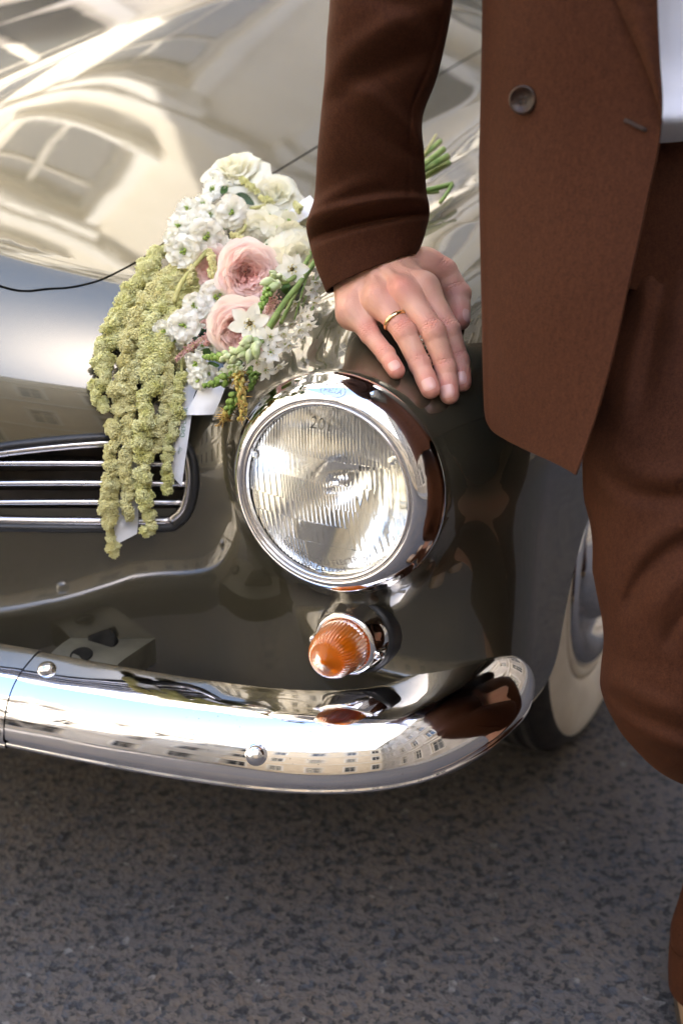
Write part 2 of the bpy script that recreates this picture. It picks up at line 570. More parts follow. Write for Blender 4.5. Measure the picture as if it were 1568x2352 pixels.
def w2c(p):
    p = np.asarray(p, float)
    x, y, z = p[..., 0] - HX, p[..., 1] - HY, p[..., 2]
    return np.stack([x * CA - y * SA, x * SA + y * CA, z], -1)

def body_f(u, w, z):
    c = u - UC
    d = np.sqrt(c * c + 1e-8)
    ul = d + UC                        # mirrored lateral offset from the headlight
    # bonnet and nose
    ww = np.maximum(w, -0.12)
    crest = 0.864 + 0.245 * (1 - np.exp(-ww / 1.0)) - 0.03 * np.maximum(w - 1.2, 0) ** 2
    top = crest - (0.30 + 0.10 * np.tanh(c / 0.06)) * (np.sqrt(c * c + 0.0025) - 0.05)
    wf = -0.10 + 0.95 * d * d 
    fh = rmax((z - top) * 0.92, (wf - w) * 0.86, 0.135)
    fh = rmax(fh, 0.25 - z, 0.15)
    # fender: a thick rounded sheet running rearwards from the headlight
    Rf = 0.15 + 0.03 * (1 - np.exp(-np.maximum(w, 0) / 0.5))
    s = -0.012 + 0.03 * np.minimum(np.maximum(w, 0), 1.0)
    zs = 0.605 + 0.10 * (1 - np.exp(-np.maximum(w, 0) / 0.45))
    zb = 0.40
    dz = z - np.clip(z, zb, zs)
    dw = np.minimum(w - 0.17, 0)
    ff = np.sqrt((ul - s) ** 2 + dz * dz + dw * dw) - Rf
    # headlight pod
    ct, st = math.cos(HL_TILT), math.sin(HL_TILT)
    w2 = w * ct - (z - HL_Z) * st
    z2 = (z - HL_Z) * ct + w * st
    rho = np.sqrt(ul * ul + (z2 - 0.012 * w2) ** 2)
    fp = rmax((rho - (0.1045 + 0.16 * np.clip(w2, -0.05, 0.35))) * 0.98, 0.006 - w2, 0.012)
    fp = smax(fp, w2 - 0.4, 0.1)
    # cabin
    fc = (np.sqrt((c / 0.63) ** 2 + ((w - 2.35) / 0.98) ** 2 + ((z - 0.86) / 0.47) ** 2) - 1) * 0.45
    f = smin(fh, ff, 0.13)
    f = smin(f, fp, 0.05)
    f = rmax(f, w - 3.45, 0.3)
    f = smin(f, fc, 0.10)
    return f

def surf(qx, qy, off=0.0, tmin=0.9, tmax=4.5):
    """Point (and normal) of the car body seen at a layout position; off lifts it along the normal."""
    d = ray(qx, qy)
    ts = np.arange(tmin, tmax, 0.01)
    P = CAM + ts[:, None] * d
    v = body_f(*w2c(P).T)
    i = np.nonzero(v < 0)[0]
    if len(i) == 0: return None, None
    a, b = ts[i[0] - 1], ts[i[0]]
    for _ in range(22):
        m = (a + b) / 2
        if body_f(*w2c(CAM + m * d)[None].T)[0] < 0: b = m
        else: a = m
    p = CAM + a * d
    g = grad(body_f, w2c(p)[None])[0]
    n = nrm(c2w_dir(g))
    return p + n * off, n
# ------------------------------------------------------------------ the street
mb = MB()
mb.add([(-120, -120, 0), (120, -120, 0), (120, 120, 0), (-120, 120, 0)], [(0, 1, 2, 3)])
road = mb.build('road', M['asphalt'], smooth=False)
tag(road, 'dark worn asphalt road under and in front of the car', 'road', kind='structure')

def pavement(name, x0, x1, y0, y1, side):
    mb = MB()
    mb.box(((x0 + x1) / 2, (y0 + y1) / 2, 0.058), (x1 - x0, y1 - y0, 0.124))
    o = mb.build(name, M['paving'], smooth=False)
    tag(o, 'stone paved pavement along the street', 'pavement', kind='structure')
    return o

def window_meshes(ww, wh):
    fr = MB()
    t = 0.09
    fr.box((0, 0, wh - t / 2), (ww, 0.10, t)); fr.box((0, 0, t / 2), (ww, 0.10, t))
    fr.box((-ww / 2 + t / 2, 0, wh / 2), (t, 0.098, wh - 2 * t)); fr.box((ww / 2 - t / 2, 0, wh / 2), (t, 0.098, wh - 2 * t))
    fr.box((0, 0.01, wh / 2), (0.07, 0.08, wh - 2 * t)); fr.box((0, 0.012, wh * 0.68), (ww - 2 * t, 0.076, 0.06))
    pn = MB(); pn.box((0, 0.03, wh / 2), (ww - t, 0.012, wh - t))
    return fr, pn

def building(name, label, loc, rotz, width, height, depth, floors, bays, wall, trim, win=(1.15, 1.9), roof_h=1.2):
    """Facade faces local -Y; origin at the middle of the facade's foot."""
    root = empty(name, loc)
    root.rotation_euler = (0, 0, rotz)
    tag(root, label, 'building', 'buildings around the street')
    def part(nm, mb, m, par=None, smooth=False):
        me = bpy.data.meshes.new(nm); me.from_pydata(mb.v, [], mb.f); me.materials.append(m); me.update()
        o = bpy.data.objects.new(nm, me); o.parent = par or root; COL.objects.link(o); return o
    ww, wh = win
    fh = height / floors
    bw = width / bays
    mb = MB()
    # piers and spandrels leave real openings
    for b in range(bays + 1):
        x0 = -width / 2 if b == 0 else -width / 2 + (b - 0.5) * bw + ww / 2
        x1 = width / 2 if b == bays else -width / 2 + (b + 0.5) * bw - ww / 2
        mb.box(((x0 + x1) / 2, 0.2, height / 2), (x1 - x0, 0.4, height))
    for b in range(bays):
        xc = -width / 2 + (b + 0.5) * bw
        for f in range(floors + 1):
            z0 = 0 if f == 0 else (f - 1) * fh + 0.9 + wh
            z1 = height if f == floors else f * fh + 0.9
            mb.box((xc, 0.2, (z0 + z1) / 2), (ww, 0.396, z1 - z0))
    mb.box((0, depth / 2 + 0.3, height / 2), (width - 0.02, depth - 0.6, height - 0.02))
    part('wall', mb, wall)
    mb = MB()
    mb.box((0, -0.22, height - 0.15), (width + 0.5, 0.5, 0.3)); mb.box((0, -0.12, height - 0.5), (width + 0.25, 0.3, 0.4))
    part('cornice', mb, trim)
    for f in range(1, floors):
        mb = MB(); mb.box((0, -0.07, f * fh + 0.12), (width + 0.1, 0.15, 0.22)); part('string_course', mb, trim)
    mb = MB()
    mb.add([(-width / 2 - 0.2, -0.2, height), (width / 2 + 0.2, -0.2, height), (width / 2 + 0.2, depth, height), (-width / 2 - 0.2, depth, height),
            (-width / 2 + 1.5, depth * 0.45, height + roof_h), (width / 2 - 1.5, depth * 0.45, height + roof_h)],
           [(0, 1, 5, 4), (2, 3, 4, 5), (1, 2, 5), (3, 0, 4)])
    part('roof', mb, M['roof'])
    fr, pn = window_meshes(ww, wh)
    fo = po = so = ho = None
    for f in range(floors):
        for b in range(bays):
            x = -width / 2 + (b + 0.5) * bw; z = f * fh + 0.9
            if fo is None:
                fo = part('window', fr, M['wframe']); po = part('pane', pn, M['window'], fo)
                sb = MB(); sb.box((0, -0.26, -0.06), (ww + 0.35, 0.22, 0.12)); so = part('sill', sb, trim, fo)
                hb = MB(); hb.box((0, -0.22, wh + 0.17), (ww + 0.45, 0.14, 0.18)); hb.box((0, -0.20, wh + 0.06), (ww + 0.3, 0.09, 0.1)); hb.box((-ww / 2 - 0.09, -0.19, wh / 2), (0.14, 0.08, wh)); hb.box((ww / 2 + 0.09, -0.19, wh / 2), (0.14, 0.08, wh))
                ho = part('window_surround', hb, trim, fo)
                w = fo
            else:
                w = fo.copy(); COL.objects.link(w); w.parent = root
                for ch in (po, so, ho):
                    c = ch.copy(); COL.objects.link(c); c.parent = w
            w.location = (x, 0.18, z)
    return root

pavement('pavement', 3.2, 5.2, -30, 40, 1)
pavement('pavement', -9.0, -7.0, -30, 8.0, -1)
building('apartment_building', 'cream stucco apartment house mirrored in the bonnet', (-1.0, 8.2, 0), 0.0, 19.0, 20.0, 8.0, 6, 8, M['ivory'], M['trim'], win=(1.3, 2.1))
building('apartment_building', 'ivory apartment house mirrored at the left of the bumper', (-9.0, -3.0, 0), math.radians(90), 22.0, 11.0, 8.0, 3, 8, M['ivory'], M['trim'])
building('apartment_building', 'grey stucco house on the shaded side beyond the suit', (5.2, -4.0, 0), math.radians(-90), 26.0, 13.5, 8.0, 4, 10, M['greystone'], M['wframe'])
building('apartment_building', 'ochre house behind the photographer mirrored in the bumper end', (-2.0, -14.0, 0), math.radians(180), 22.0, 12.0, 8.0, 3, 7, M['cream'], M['trim'])
# ------------------------------------------------------------------ the car
car = empty('classic_car', tuple(c2w((UC, 1.6, 0.0))))
tag(car, 'glossy taupe classic car with chrome bumper and a bouquet on its bonnet', 'car')

def spacing(segs):
    out = [segs[0][0]]
    for a, b, h in segs:
        n = max(1, int(round((b - a) / h)))
        out.extend(list(np.linspace(a, b, n + 1)[1:]))
    return np.array(out)

def poly_sdf(px, py, poly):
    """Signed distance (inside negative) of points to a closed polygon."""
    A = np.asarray(poly, float); B = np.roll(A, -1, 0)
    d2 = np.full(px.shape, 1e9); inside = np.zeros(px.shape, bool)
    for (ax, ay), (bx, by) in zip(A, B):
        ex, ey = bx - ax, by - ay
        t = np.clip(((px - ax) * ex + (py - ay) * ey) / (ex * ex + ey * ey + 1e-12), 0, 1)
        d2 = np.minimum(d2, (px - ax - t * ex) ** 2 + (py - ay - t * ey) ** 2)
        cond = ((ay > py) != (by > py))
        with np.errstate(divide='ignore', invalid='ignore'):
            inside ^= cond & (px < (bx - ax) * (py - ay) / (by - ay + 1e-15) + ax)
    d = np.sqrt(d2)
    return np.where(inside, -d, d)

us = spacing([(-1.50, -0.95, 0.03), (-0.95, -0.70, 0.02), (-0.70, 0.26, 0.0085)])
ws = spacing([(-0.22, 0.70, 0.0085), (0.70, 1.3, 0.014), (1.3, 3.6, 0.04)])
zs_ = spacing([(0.17, 1.02, 0.0085), (1.02, 1.40, 0.03)])
bP, bN, bT = surfnet(body_f, us, ws, zs_)

# grille outline, laid on the nose
GO = [(-260, 1080), (-100, 1045), (0, 1026), (120, 1012), (240, 1003), (340, 1001), (405, 1007), (434, 1030), (447, 1070), (449, 1110), (443, 1150), (430, 1182), (408, 1203), (378, 1213), (200, 1214), (0, 1211), (-150, 1205), (-250, 1180), (-285, 1130)]
def on_body(pts, off=0.0):
    return np.array([surf(x, y, off)[0] for x, y in pts])
GOc = catmull(np.array(GO + GO[:1], float), 4)[:-1]
go_c = w2c(on_body(GOc))
go_dz = np.stack([np.abs(go_c[:, 0] - UC), go_c[:, 2]], 1)
# bonnet outline in (d, w)
HQ = w2c(on_body([(0, 657), (120, 663), (190, 655), (250, 635), (320, 598), (390, 550), (560, 440), (720, 342), (930, 218)]))
HO = np.array([(-0.10, HQ[0, 1] - 0.03), (0, HQ[0, 1] - 0.035), (.10, HQ[0, 1] - 0.022)] + [(p[0] - UC, p[1]) for p in HQ] + [(HQ[-1, 0] - UC + 0.005, 1.28)])
HOc = np.concatenate([catmull(HO, 8), [[-0.1, 1.28]]])

dd = np.abs(bP[:, 0] - UC)
g_gr = np.where(bP[:, 1] < 0.3, poly_sdf(dd, bP[:, 2], go_dz), 1.0)
r_f = (np.sqrt(((bP[:, 1] - 0.70) / 0.455) ** 2 + ((bP[:, 2] - 0.33) / 0.365) ** 2) - 1) * 0.4
r_r = np.sqrt((bP[:, 1] - 2.95) ** 2 + (bP[:, 2] - WHEEL_Z) ** 2) - 0.345
g_ar = np.maximum(np.minimum(r_f, r_r), 0.45 - dd)
w2_ = bP[:, 1] * math.cos(HL_TILT) - (bP[:, 2] - HL_Z) * math.sin(HL_TILT); z2_ = (bP[:, 2] - HL_Z) * math.cos(HL_TILT) + bP[:, 1] * math.sin(HL_TILT)
g_hl = np.where(w2_ < 0.06, np.sqrt((dd + UC) ** 2 + z2_ ** 2) - 0.092, 1.0)
P1, N1, T1 = clip(bP, bN, bT, np.minimum(np.minimum(g_gr, g_ar), g_hl))
def hood_sdf(P):
    d = np.abs(P[:, 0] - UC)
    return np.where(P[:, 2] > 0.66, poly_sdf(d, P[:, 1], HOc), 1.0)
h = hood_sdf(P1)
Pb, Nb, Tb = clip(P1, N1, T1, h - 0.0012)
Ph, Nh, Th = clip(P1, N1, T1, -h - 0.0012)
# windows cut out of the cabin
def win_sdf(P):
    d = np.abs(P[:, 0] - UC); z = P[:, 2]; w = P[:, 1]
    band = np.maximum(0.99 - z, z - 1.235)
    pillar = np.minimum(np.abs(w - (1.72 - 0.0 * z)), np.abs(w - 2.85)) - 0.045
    return np.maximum(band, -np.where(d > 0.36, pillar, 1.0))
cab = win_sdf(Pb)
Pg, Ng, Tg = clip(Pb, Nb, Tb, -cab - 0.002)
Pb, Nb, Tb = clip(Pb, Nb, Tb, cab)

def car_obj(name, P, Nn, T, m, parent=None, fl=0.014):
    if fl: P, Nn, T = flange(P, Nn, T, fl)
    return link(name, tri_mesh(name, c2w(P), T, c2w_dir(Nn)), m, parent or car)

body = car_obj('body', Pb, Nb, Tb, M['paint'])
hood = car_obj('bonnet', Ph, Nh, Th, M['paint'])
car_obj('window_glass', Pg, Ng, Tg, M['window'], fl=0)

# dark gutter below the bonnet gap, inner wheel housings and floor
mb = MB()
q = HOc[8:-1]
pts = []
for (d, w) in q:
    if d < 0: continue
    z = 0.9
    lo, hi = 0.6, 1.1
    for _ in range(24):
        m_ = (lo + hi) / 2
        if body_f(np.array([UC + d]), np.array([w]), np.array([m_]))[0] < 0: lo = m_
        else: hi = m_
    pts.append((UC + d, w, lo - 0.021))
mb.tube(c2w(np.array(pts)), 0.009, 8)
mb.build('bonnet_seal', M['rubber'], car)
mb = MB()
for sgn in (1,):
    prof = []
    G = np.zeros((2, 25, 3))
    for j in range(25):
        t = math.radians(-10 + 200 * j / 24)
        for i, uu in enumerate((-0.22, 0.10)):
            G[i, j] = c2w((uu, 0.70 + 0.45 * math.cos(t), 0.33 + 0.36 * math.sin(t)))
    mb.grid(G)
    mb.add([c2w((-0.22, 0.70 + 0.45 * math.cos(math.radians(-10 + 200 * j / 24)), 0.33 + 0.36 * math.sin(math.radians(-10 + 200 * j / 24)))) for j in range(25)], [tuple(range(25))])
mb.build('wheel_housing', M['rubber'], car)
mb = MB()
G = c2w(np.array([[(-1.25, 0.18, 0.30), (-1.25, 3.3, 0.30)], [(0.02, 0.18, 0.30), (0.02, 3.3, 0.30)]]))
mb.grid(G)
mb.build('floor_pan', M['rubber'], car)

# ---- grille: rubber seal, bright frame, bars, dark duct behind
grille = empty('grille', tuple(on_body([(200, 1110)])[0]), car)
def inset_pts(pts, k):
    pts = np.asarray(pts, float); c = np.array([120, 1108.0])
    out = []
    n = len(pts)
    for i in range(n):
        t = pts[(i + 1) % n] - pts[i - 1]; t /= np.linalg.norm(t)
        nn = np.array([-t[1], t[0]])
        if np.dot(nn, c - pts[i]) < 0: nn = -nn
        out.append(pts[i] + nn * k)
    return np.array(out)
mb = MB()
ring = on_body(inset_pts(GOc, 1.0), 0.0)
mb.tube(list(ring) + [ring[0]], 0.0048, 10, cap=False)
mb.build('rubber_seal', M['rubber'], grille)
mb = MB()
ring = on_body(inset_pts(GOc, 15.0), -0.002)
mb.tube(list(ring) + [ring[0]], 0.0046, 10, cap=False)
mb.build('grille_frame', M['satin'], grille)
for yy, xr in ((1067, 434), (1114, 435), (1158, 424)):
    mb = MB()
    pts = [surf(x, yy + 0.00002 * (x - 200) ** 2, -0.006)[0] for x in np.linspace(-250, xr, 30)]
    mb.tube(pts, 0.0036, 8, flat=(1.0, 0.9), up=(0, 0, 1))
    mb.build('grille_bar', M['satin'], grille)
mb = MB()
for yy in (1048, 1092, 1137, 1180):
    G = np.array([[surf(x, yy - 14, -0.011)[0] for x in np.linspace(-270, 440, 24)], [surf(x, yy + 19, -0.034)[0] for x in np.linspace(-270, 440, 24)]])
    mb.grid(G)
mb.build('duct_vane', M['grille_back'], grille)
mb = MB()
G = np.array([[surf(x, y, -0.062)[0] for x in np.linspace(-290, 452, 24)] for y in np.linspace(1000, 1216, 8)])
mb.grid(G)
mb.build('duct_wall', M['grille_back'], grille)

# ---- headlight
HLC = c2w((0, 0, HL_Z))
HLN = c2w_dir((0, -math.cos(HL_TILT), math.sin(HL_TILT)))      # faces forward
HLX = c2w_dir((1, 0, 0)); HLY = np.cross(HLN, HLX)
if HLY[2] < 0: HLY = -HLY
def hl(x, y, h):
    return HLC + HLX * x + HLY * y + HLN * h
headlight = empty('headlight', tuple(HLC), car)
mb = MB()
prof = [(0.1120, -0.006), (0.1115, -0.001), (0.1100, 0.0015), (0.1085, 0.004), (0.1065, 0.0085), (0.1040, 0.0135), (0.1005, 0.0185), (0.0965, 0.0225), (0.0925, 0.0245), (0.0905, 0.0247), (0.0895, 0.0235), (0.0890, 0.0215)]
mb.lathe(prof, HLC, HLN, 128)
bez = mb.build('bezel', M['chrome'], headlight)
mb = MB()
mb.lathe([(0.0895, 0.0212), (0.0888, 0.0236), (0.0873, 0.0247), (0.0858, 0.0243), (0.0848, 0.0225), (0.0840, 0.0180)], HLC, HLN, 128)
mb.build('inner_ring', M['satin'], headlight)
# reflector bowl
mb = MB()
prof = [(0.0845, 0.014)] + [(0.0835 * t, 0.014 - 0.082 * (1 - t * t)) for t in np.linspace(1, 0.04, 22)]
mb.lathe(prof, HLC, HLN, 96)
mb.build('reflector', M['reflector'], headlight)
mb = MB()
mb.lathe([(0.0, 0.004), (0.006, 0.003), (0.0085, -0.003), (0.0085, -0.03), (0.003, -0.045)], HLC, HLN, 20)
mb.build('bulb_shield', M['chrome'], headlight)
# fluted glass: smooth dome outside, moulded prism bands inside
def flutes(x, y):
    """Relief of the pressed glass: columns of narrow cylinders in rectangular bands, some bands plain."""
    hgt = np.zeros_like(x)
    bands = [(-0.085, -0.052, 0), (-0.052, -0.030, 1), (-0.030, -0.012, 2), (-0.012, 0.012, 3), (0.012, 0.034, 4), (0.034, 0.085, 5)]
    for (a, b_, i) in bands:
        mk = (y >= a) & (y < b_)
        xs2 = x + 0.15 * y
        p_mid = [0.0052, 0.0060, 0.0048, 0.0032, 0.0052, 0.0034][i]
        p_out = [0.0036, 0.0056, 0.0070, 0.0074, 0.0066, 0.0036][i]
        lim = [0.030, 0.028, 0.034, 0.040, 0.046, 0.050][i]
        per = np.where(np.abs(xs2 + (0.006 if i % 2 else -0.004)) < lim, p_mid, p_out)
        ph = (xs2 / per) % 1.0
        amp = np.where(np.abs(xs2 + (0.006 if i % 2 else -0.004)) < lim, [0.00004, 0.00010, 0.00045, 0.00055, 0.00015, 0.00050][i], [0.00050, 0.0005, 0.00042, 0.00034, 0.00030, 0.00050][i])
        # tilt every prism a little, like the cut blocks of a sealed beam
        cell = np.floor(xs2 / per)
        t2 = (np.sin(cell * 12.9898 + i * 4.1) * 43758.5453) % 1.0 - 0.5
        hgt = np.where(mk, amp * (1 - (2 * ph - 1) ** 2) * 1.6 + t2 * 0.00018 * ph + 0.00012 * i % 0.0003, hgt)
    return hgt
nr, ns = 150, 260
G_in = np.zeros((nr, ns, 3)); G_out = np.zeros((40, 96, 3))
rr = np.linspace(0.0005, 0.0852, nr); th = np.linspace(0, 2 * math.pi, ns, endpoint=False)
RR, TH = np.meshgrid(rr, th, indexing='ij')
xx, yy = RR * np.cos(TH), RR * np.sin(TH)
dome = lambda r: 0.0195 + 0.0125 * (1 - (r / 0.0855) ** 2)
mb = MB()
rr2 = np.linspace(0.0003, 0.0855, 40); R2, T2_ = np.meshgrid(rr2, np.linspace(0, 2 * math.pi, 96, endpoint=False), indexing='ij')
x2, y2 = R2 * np.cos(T2_), R2 * np.sin(T2_); h2 = dome(R2)
Go = HLC + x2[..., None] * HLX + y2[..., None] * HLY + h2[..., None] * HLN
# square-ish grid for the inside so that the flutes run straight
ng = 330
gx = np.linspace(-0.0852, 0.0852, ng)
GX, GY = np.meshgrid(gx, gx, indexing='ij')
# map the square to the disc
rs = np.maximum(np.sqrt(GX ** 2 + GY ** 2), 1e-9); mxs = np.maximum(np.abs(GX), np.abs(GY))
sc_ = np.minimum(1.0, 0.0852 / rs)
FX, FY = GX * sc_, GY * sc_
hin = dome(np.sqrt(FX ** 2 + FY ** 2)) - 0.0048 + flutes(FX, FY) * np.clip((0.0852 - np.sqrt(FX ** 2 + FY ** 2)) / 0.003, 0, 1)
Gi = HLC + FX[..., None] * HLX + FY[..., None] * HLY + hin[..., None] * HLN
vo_, fo_ = Go.reshape(-1, 3), []
for i in range(39):
    for j in range(96):
        j2 = (j + 1) % 96
        fo_.append((i * 96 + j, (i + 1) * 96 + j, (i + 1) * 96 + j2, i * 96 + j2))
mb.add(vo_, fo_)
mb.add([hl(0, 0, dome(0))] + [Go[0, j] for j in range(96)], [(0, 1 + j, 1 + (j + 1) % 96) for j in range(96)])
keep = rs <= 0.0860
fi = []
for i in range(ng - 1):
    for j in range(ng - 1):
        if keep[i, j] or keep[i + 1, j] or keep[i, j + 1] or keep[i + 1, j + 1]:
            fi.append((i * ng + j, i * ng + j + 1, (i + 1) * ng + j + 1, (i + 1) * ng + j))
mb.add(Gi.reshape(-1, 3), fi)
lens = mb.build('lens', M['glass'], headlight)

def text_mesh(txt, size, extrude):
    cu = bpy.data.curves.new('t', 'FONT'); cu.body = txt; cu.size = size; cu.extrude = extrude; cu.align_x = 'CENTER'; cu.align_y = 'CENTER'
    cu.resolution_u = 3
    o = bpy.data.objects.new('t', cu); COL.objects.link(o)
    bpy.context.view_layer.update()
    me = bpy.data.meshes.new_from_object(o.evaluated_get(bpy.context.evaluated_depsgraph_get()))
    V = np.array([v.co[:] for v in me.vertices]); Fc = [tuple(p.vertices) for p in me.polygons]
    bpy.data.objects.remove(o); bpy.data.curves.remove(cu); bpy.data.meshes.remove(me)
    return V, Fc

def engrave(name, txt, size, fn, m, parent, extrude=0.0004):
    V, Fc = text_mesh(txt, size, extrude)
    mb = MB(); mb.add([fn(*v) for v in V], Fc)
    return mb.build(name, m, parent, smooth=False)
M['engrave'] = mat('moulded_glass_lettering', (0.30, 0.28, 0.25), 0.2, 0.0, transmission_weight=0.35, ior=1.5)
engrave('lettering', '201', 0.016, lambda x, y, z: hl(x - 0.006, y + 0.067, dome(math.hypot(x - 0.006, y + 0.067)) - 0.0004 + z), M['engrave'], headlight, 0.0003)
def arc(R0, h0):
    def fn(x, y, z):
        a = -math.pi / 2 + x / R0 + 0.02
        r = R0 - y
        return hl(r * math.cos(a), r * math.sin(a), dome(r) - 0.0002 + z)
    return fn
engrave('lettering', 'GENERAL (GE) ELECTRIC', 0.0084, arc(0.0705, 0), M['engrave'], headlight, 0.0003)
engrave('lettering', 'SEALED BEAM', 0.0078, arc(0.0785, 0), M['engrave'], headlight, 0.0003)
def arc_top(x, y, z):
    a = math.pi / 2 - x / 0.1 - 0.02
    r = 0.1000 + y * 0.8
    h = np.interp(r, [0.0925, 0.0965, 0.1005, 0.104, 0.1065], [0.0245, 0.0225, 0.0185, 0.0135, 0.0085])
    return hl(r * math.cos(a), r * math.sin(a), h + 0.0002 + z * 0.5)
M['engrave2'] = mat('engraved_chrome', (0.35, 0.34, 0.36), 0.3, 0.9)
engrave('lettering', 'HELLA', 0.0065, arc_top, M['engrave2'], headlight, 0.0002)
mb = MB()
mb.tube([arc_top(0.0125 * math.cos(t), 0.0062 * math.sin(t), 0.0) for t in np.linspace(0, 2 * math.pi, 33)], 0.00035, 5, cap=False)
mb.build('emblem_ring', M['engrave2'], headlight)
# three locating lugs on the lens rim
for a in (162, 33, 268):
    mb = MB()
    a = math.radians(a)
    mb.lathe([(0.0042, -0.003), (0.0040, 0.0015), (0.0028, 0.0034), (0.0, 0.004)], hl(0.0795 * math.cos(a), 0.0795 * math.sin(a), dome(0.0795)), HLN, 14)
    mb.build('lens_lug', M['glass'], headlight)

KH = Matrix.Translation(HLC) @ Matrix.Scale(0.965, 4) @ Matrix.Translation(-Vector(HLC))
for ch in headlight.children:
    ch.data.transform(KH)

# ---- amber indicator
ip, inn = surf(826, 1458)
ind = empty('indicator_lamp', tuple(ip), car)
IN = nrm(c2w_dir((-0.02, -1.0, 0.10)))
IO = ip + np.array([-0.002, 0, 0.002])
KI = 0.97
ksc = lambda L: [(a * KI, c_ * KI) for a, c_ in L]
mb = MB()
mb.lathe(ksc([(0.043, -0.03), (0.043, 0.002), (0.041, 0.006), (0.036, 0.008), (0.030, 0.008)]), IO, IN, 48)
o = mb.build('gasket', M['rubber'], ind)
mb = MB()
mb.lathe(ksc([(0.0385, 0.0), (0.0385, 0.010), (0.036, 0.020), (0.0345, 0.028), (0.0335, 0.031), (0.031, 0.0335), (0.0285, 0.0335), (0.0275, 0.031)]), IO, IN, 64)
mb.build('chrome_base', M['chrome'], ind)
mb = MB()
nrib = 44
seg = nrib * 4
prof = ksc([(0.0275, 0.028), (0.0272, 0.036), (0.0265, 0.046), (0.0252, 0.056), (0.0235, 0.064), (0.0205, 0.070), (0.016, 0.0745), (0.0145, 0.0740), (0.013, 0.0765), (0.010, 0.0755), (0.009, 0.0785), (0.005, 0.0778), (0.0045, 0.0795), (0.0002, 0.0795)])
ixd = nrm(np.cross(IN, [0, 0, 1.0])); iyd = np.cross(IN, ixd)
G = np.zeros((len(prof), seg, 3))
for i, (r, h_) in enumerate(prof):
    for k in range(seg):
        t = 2 * math.pi * k / seg
        rr_ = r + (0.0004 * math.cos(t * nrib) if 0 < i < 7 else 0)
        G[i, k] = IO + IN * h_ + (ixd * math.cos(t) + iyd * math.sin(t)) * rr_
mb.grid(G, wrap_v=True)
G2 = np.array([[IO + IN * (h_ - 0.003) + (ixd * math.cos(2 * math.pi * k / 64) + iyd * math.sin(2 * math.pi * k / 64)) * max(r - 0.003, 0.0001) for k in range(64)] for (r, h_) in reversed(prof)])
mb.grid(G2, wrap_v=True)
mb.build('amber_lens', M['amber'], ind)
mb = MB()
mb.lathe(ksc([(0.0, 0.020), (0.026, 0.021), (0.0272, 0.028)]), IO, IN, 40)
mb.build('lamp_reflector', M['satin'], ind)
mb = MB()
mb.lathe(ksc([(0.0001, 0.058), (0.006, 0.055), (0.008, 0.048), (0.0075, 0.036), (0.005, 0.022)]), IO, IN, 16)
mb.build('bulb', M['amber'], ind)
for s in (-1, 1):
    mb = MB()
    pos = IO + IN * 0.027 + (-ixd if s < 0 else ixd) * 0.0345 + np.array([0, 0, -0.004])
    mb.lathe(ksc([(0.0045, -0.012), (0.0048, 0.002), (0.0035, 0.0045), (0.0012, 0.0048), (0.001, 0.003), (0.0001, 0.003)]), pos, IN, 16)
    mb.build('screw', M['chrome'], ind)

# ---- bumper
bumper = empty('bumper', tuple(c2w((-0.1, -0.08, 0.40))), car)
BP = np.array([(-1.35, 0.02, .405), (-1.1, -.09, .405), (-.62, -.155, .405), (-.293, -.125, .405), (-.10, -.098, .405), (.01, -.069, .406), (.084, -.025, .409), (.124, .034, .414), (.142, .095, .419), (.146, .150, .421)])
path = catmull(BP, 14)
SEC = [(-.060, .028), (-.0595, .0345), (-.054, .0375), (-.040, .0370), (-.023, .0350), (-.009, .0310), (.002, .0250), (.0108, .0170), (.0175, .0075), (.0222, -.0030), (.0250, -.0130), (.0255, -.0190), (.0240, -.0222), (.0235, -.0245), (.0248, -.0275), (.0215, -.0310), (.0100, -.0335), (-.010, -.0335), (-.035, -.030)]
SECs = catmull(np.array(SEC), 3)
def sweep(path, sec, s_end=None, cut0=None):
    n = len(path); L = np.concatenate([[0], np.cumsum(np.linalg.norm(np.diff(path, axis=0), axis=1))])
    G = np.zeros((n, len(sec), 3))
    for i in range(n):
        t = nrm((path[min(i + 1, n - 1)] - path[max(i - 1, 0)]) * [1, 1, 0])
        out = np.array([t[1], -t[0], 0.0])
        rem = L[-1] - L[i]
        k = 1.0
        if s_end is not None and rem < s_end:
            k = math.sqrt(max(0.0, 1 - ((s_end - rem) / s_end) ** 2))
        for j, (a, b_) in enumerate(sec):
            G[i, j] = path[i] + out * (a * (0.35 + 0.65 * k)) + np.array([0, 0, 1.0]) * (b_ * k)
    return G
# resample the path finely near the rounded end
L = np.concatenate([[0], np.cumsum(np.linalg.norm(np.diff(path, axis=0), axis=1))])
ends = L[-1] - 0.052 * (1 - np.cos(np.linspace(math.pi / 2, 0, 16)))
ss = np.concatenate([np.arange(0, L[-1] - 0.053, 0.012), ends])
pathf = np.stack([np.interp(ss, L, path[:, k]) for k in range(3)], 1)
G = sweep(pathf, SECs, 0.052)
mb = MB(); mb.grid(c2w(G)); 
Gb = G.copy(); Gb = Gb[:, ::-1]
back = np.stack([G[:, 0], G[:, -1]], 1)
mb.grid(c2w(back))
mb.build('bumper_blade', M['bumper'], bumper)
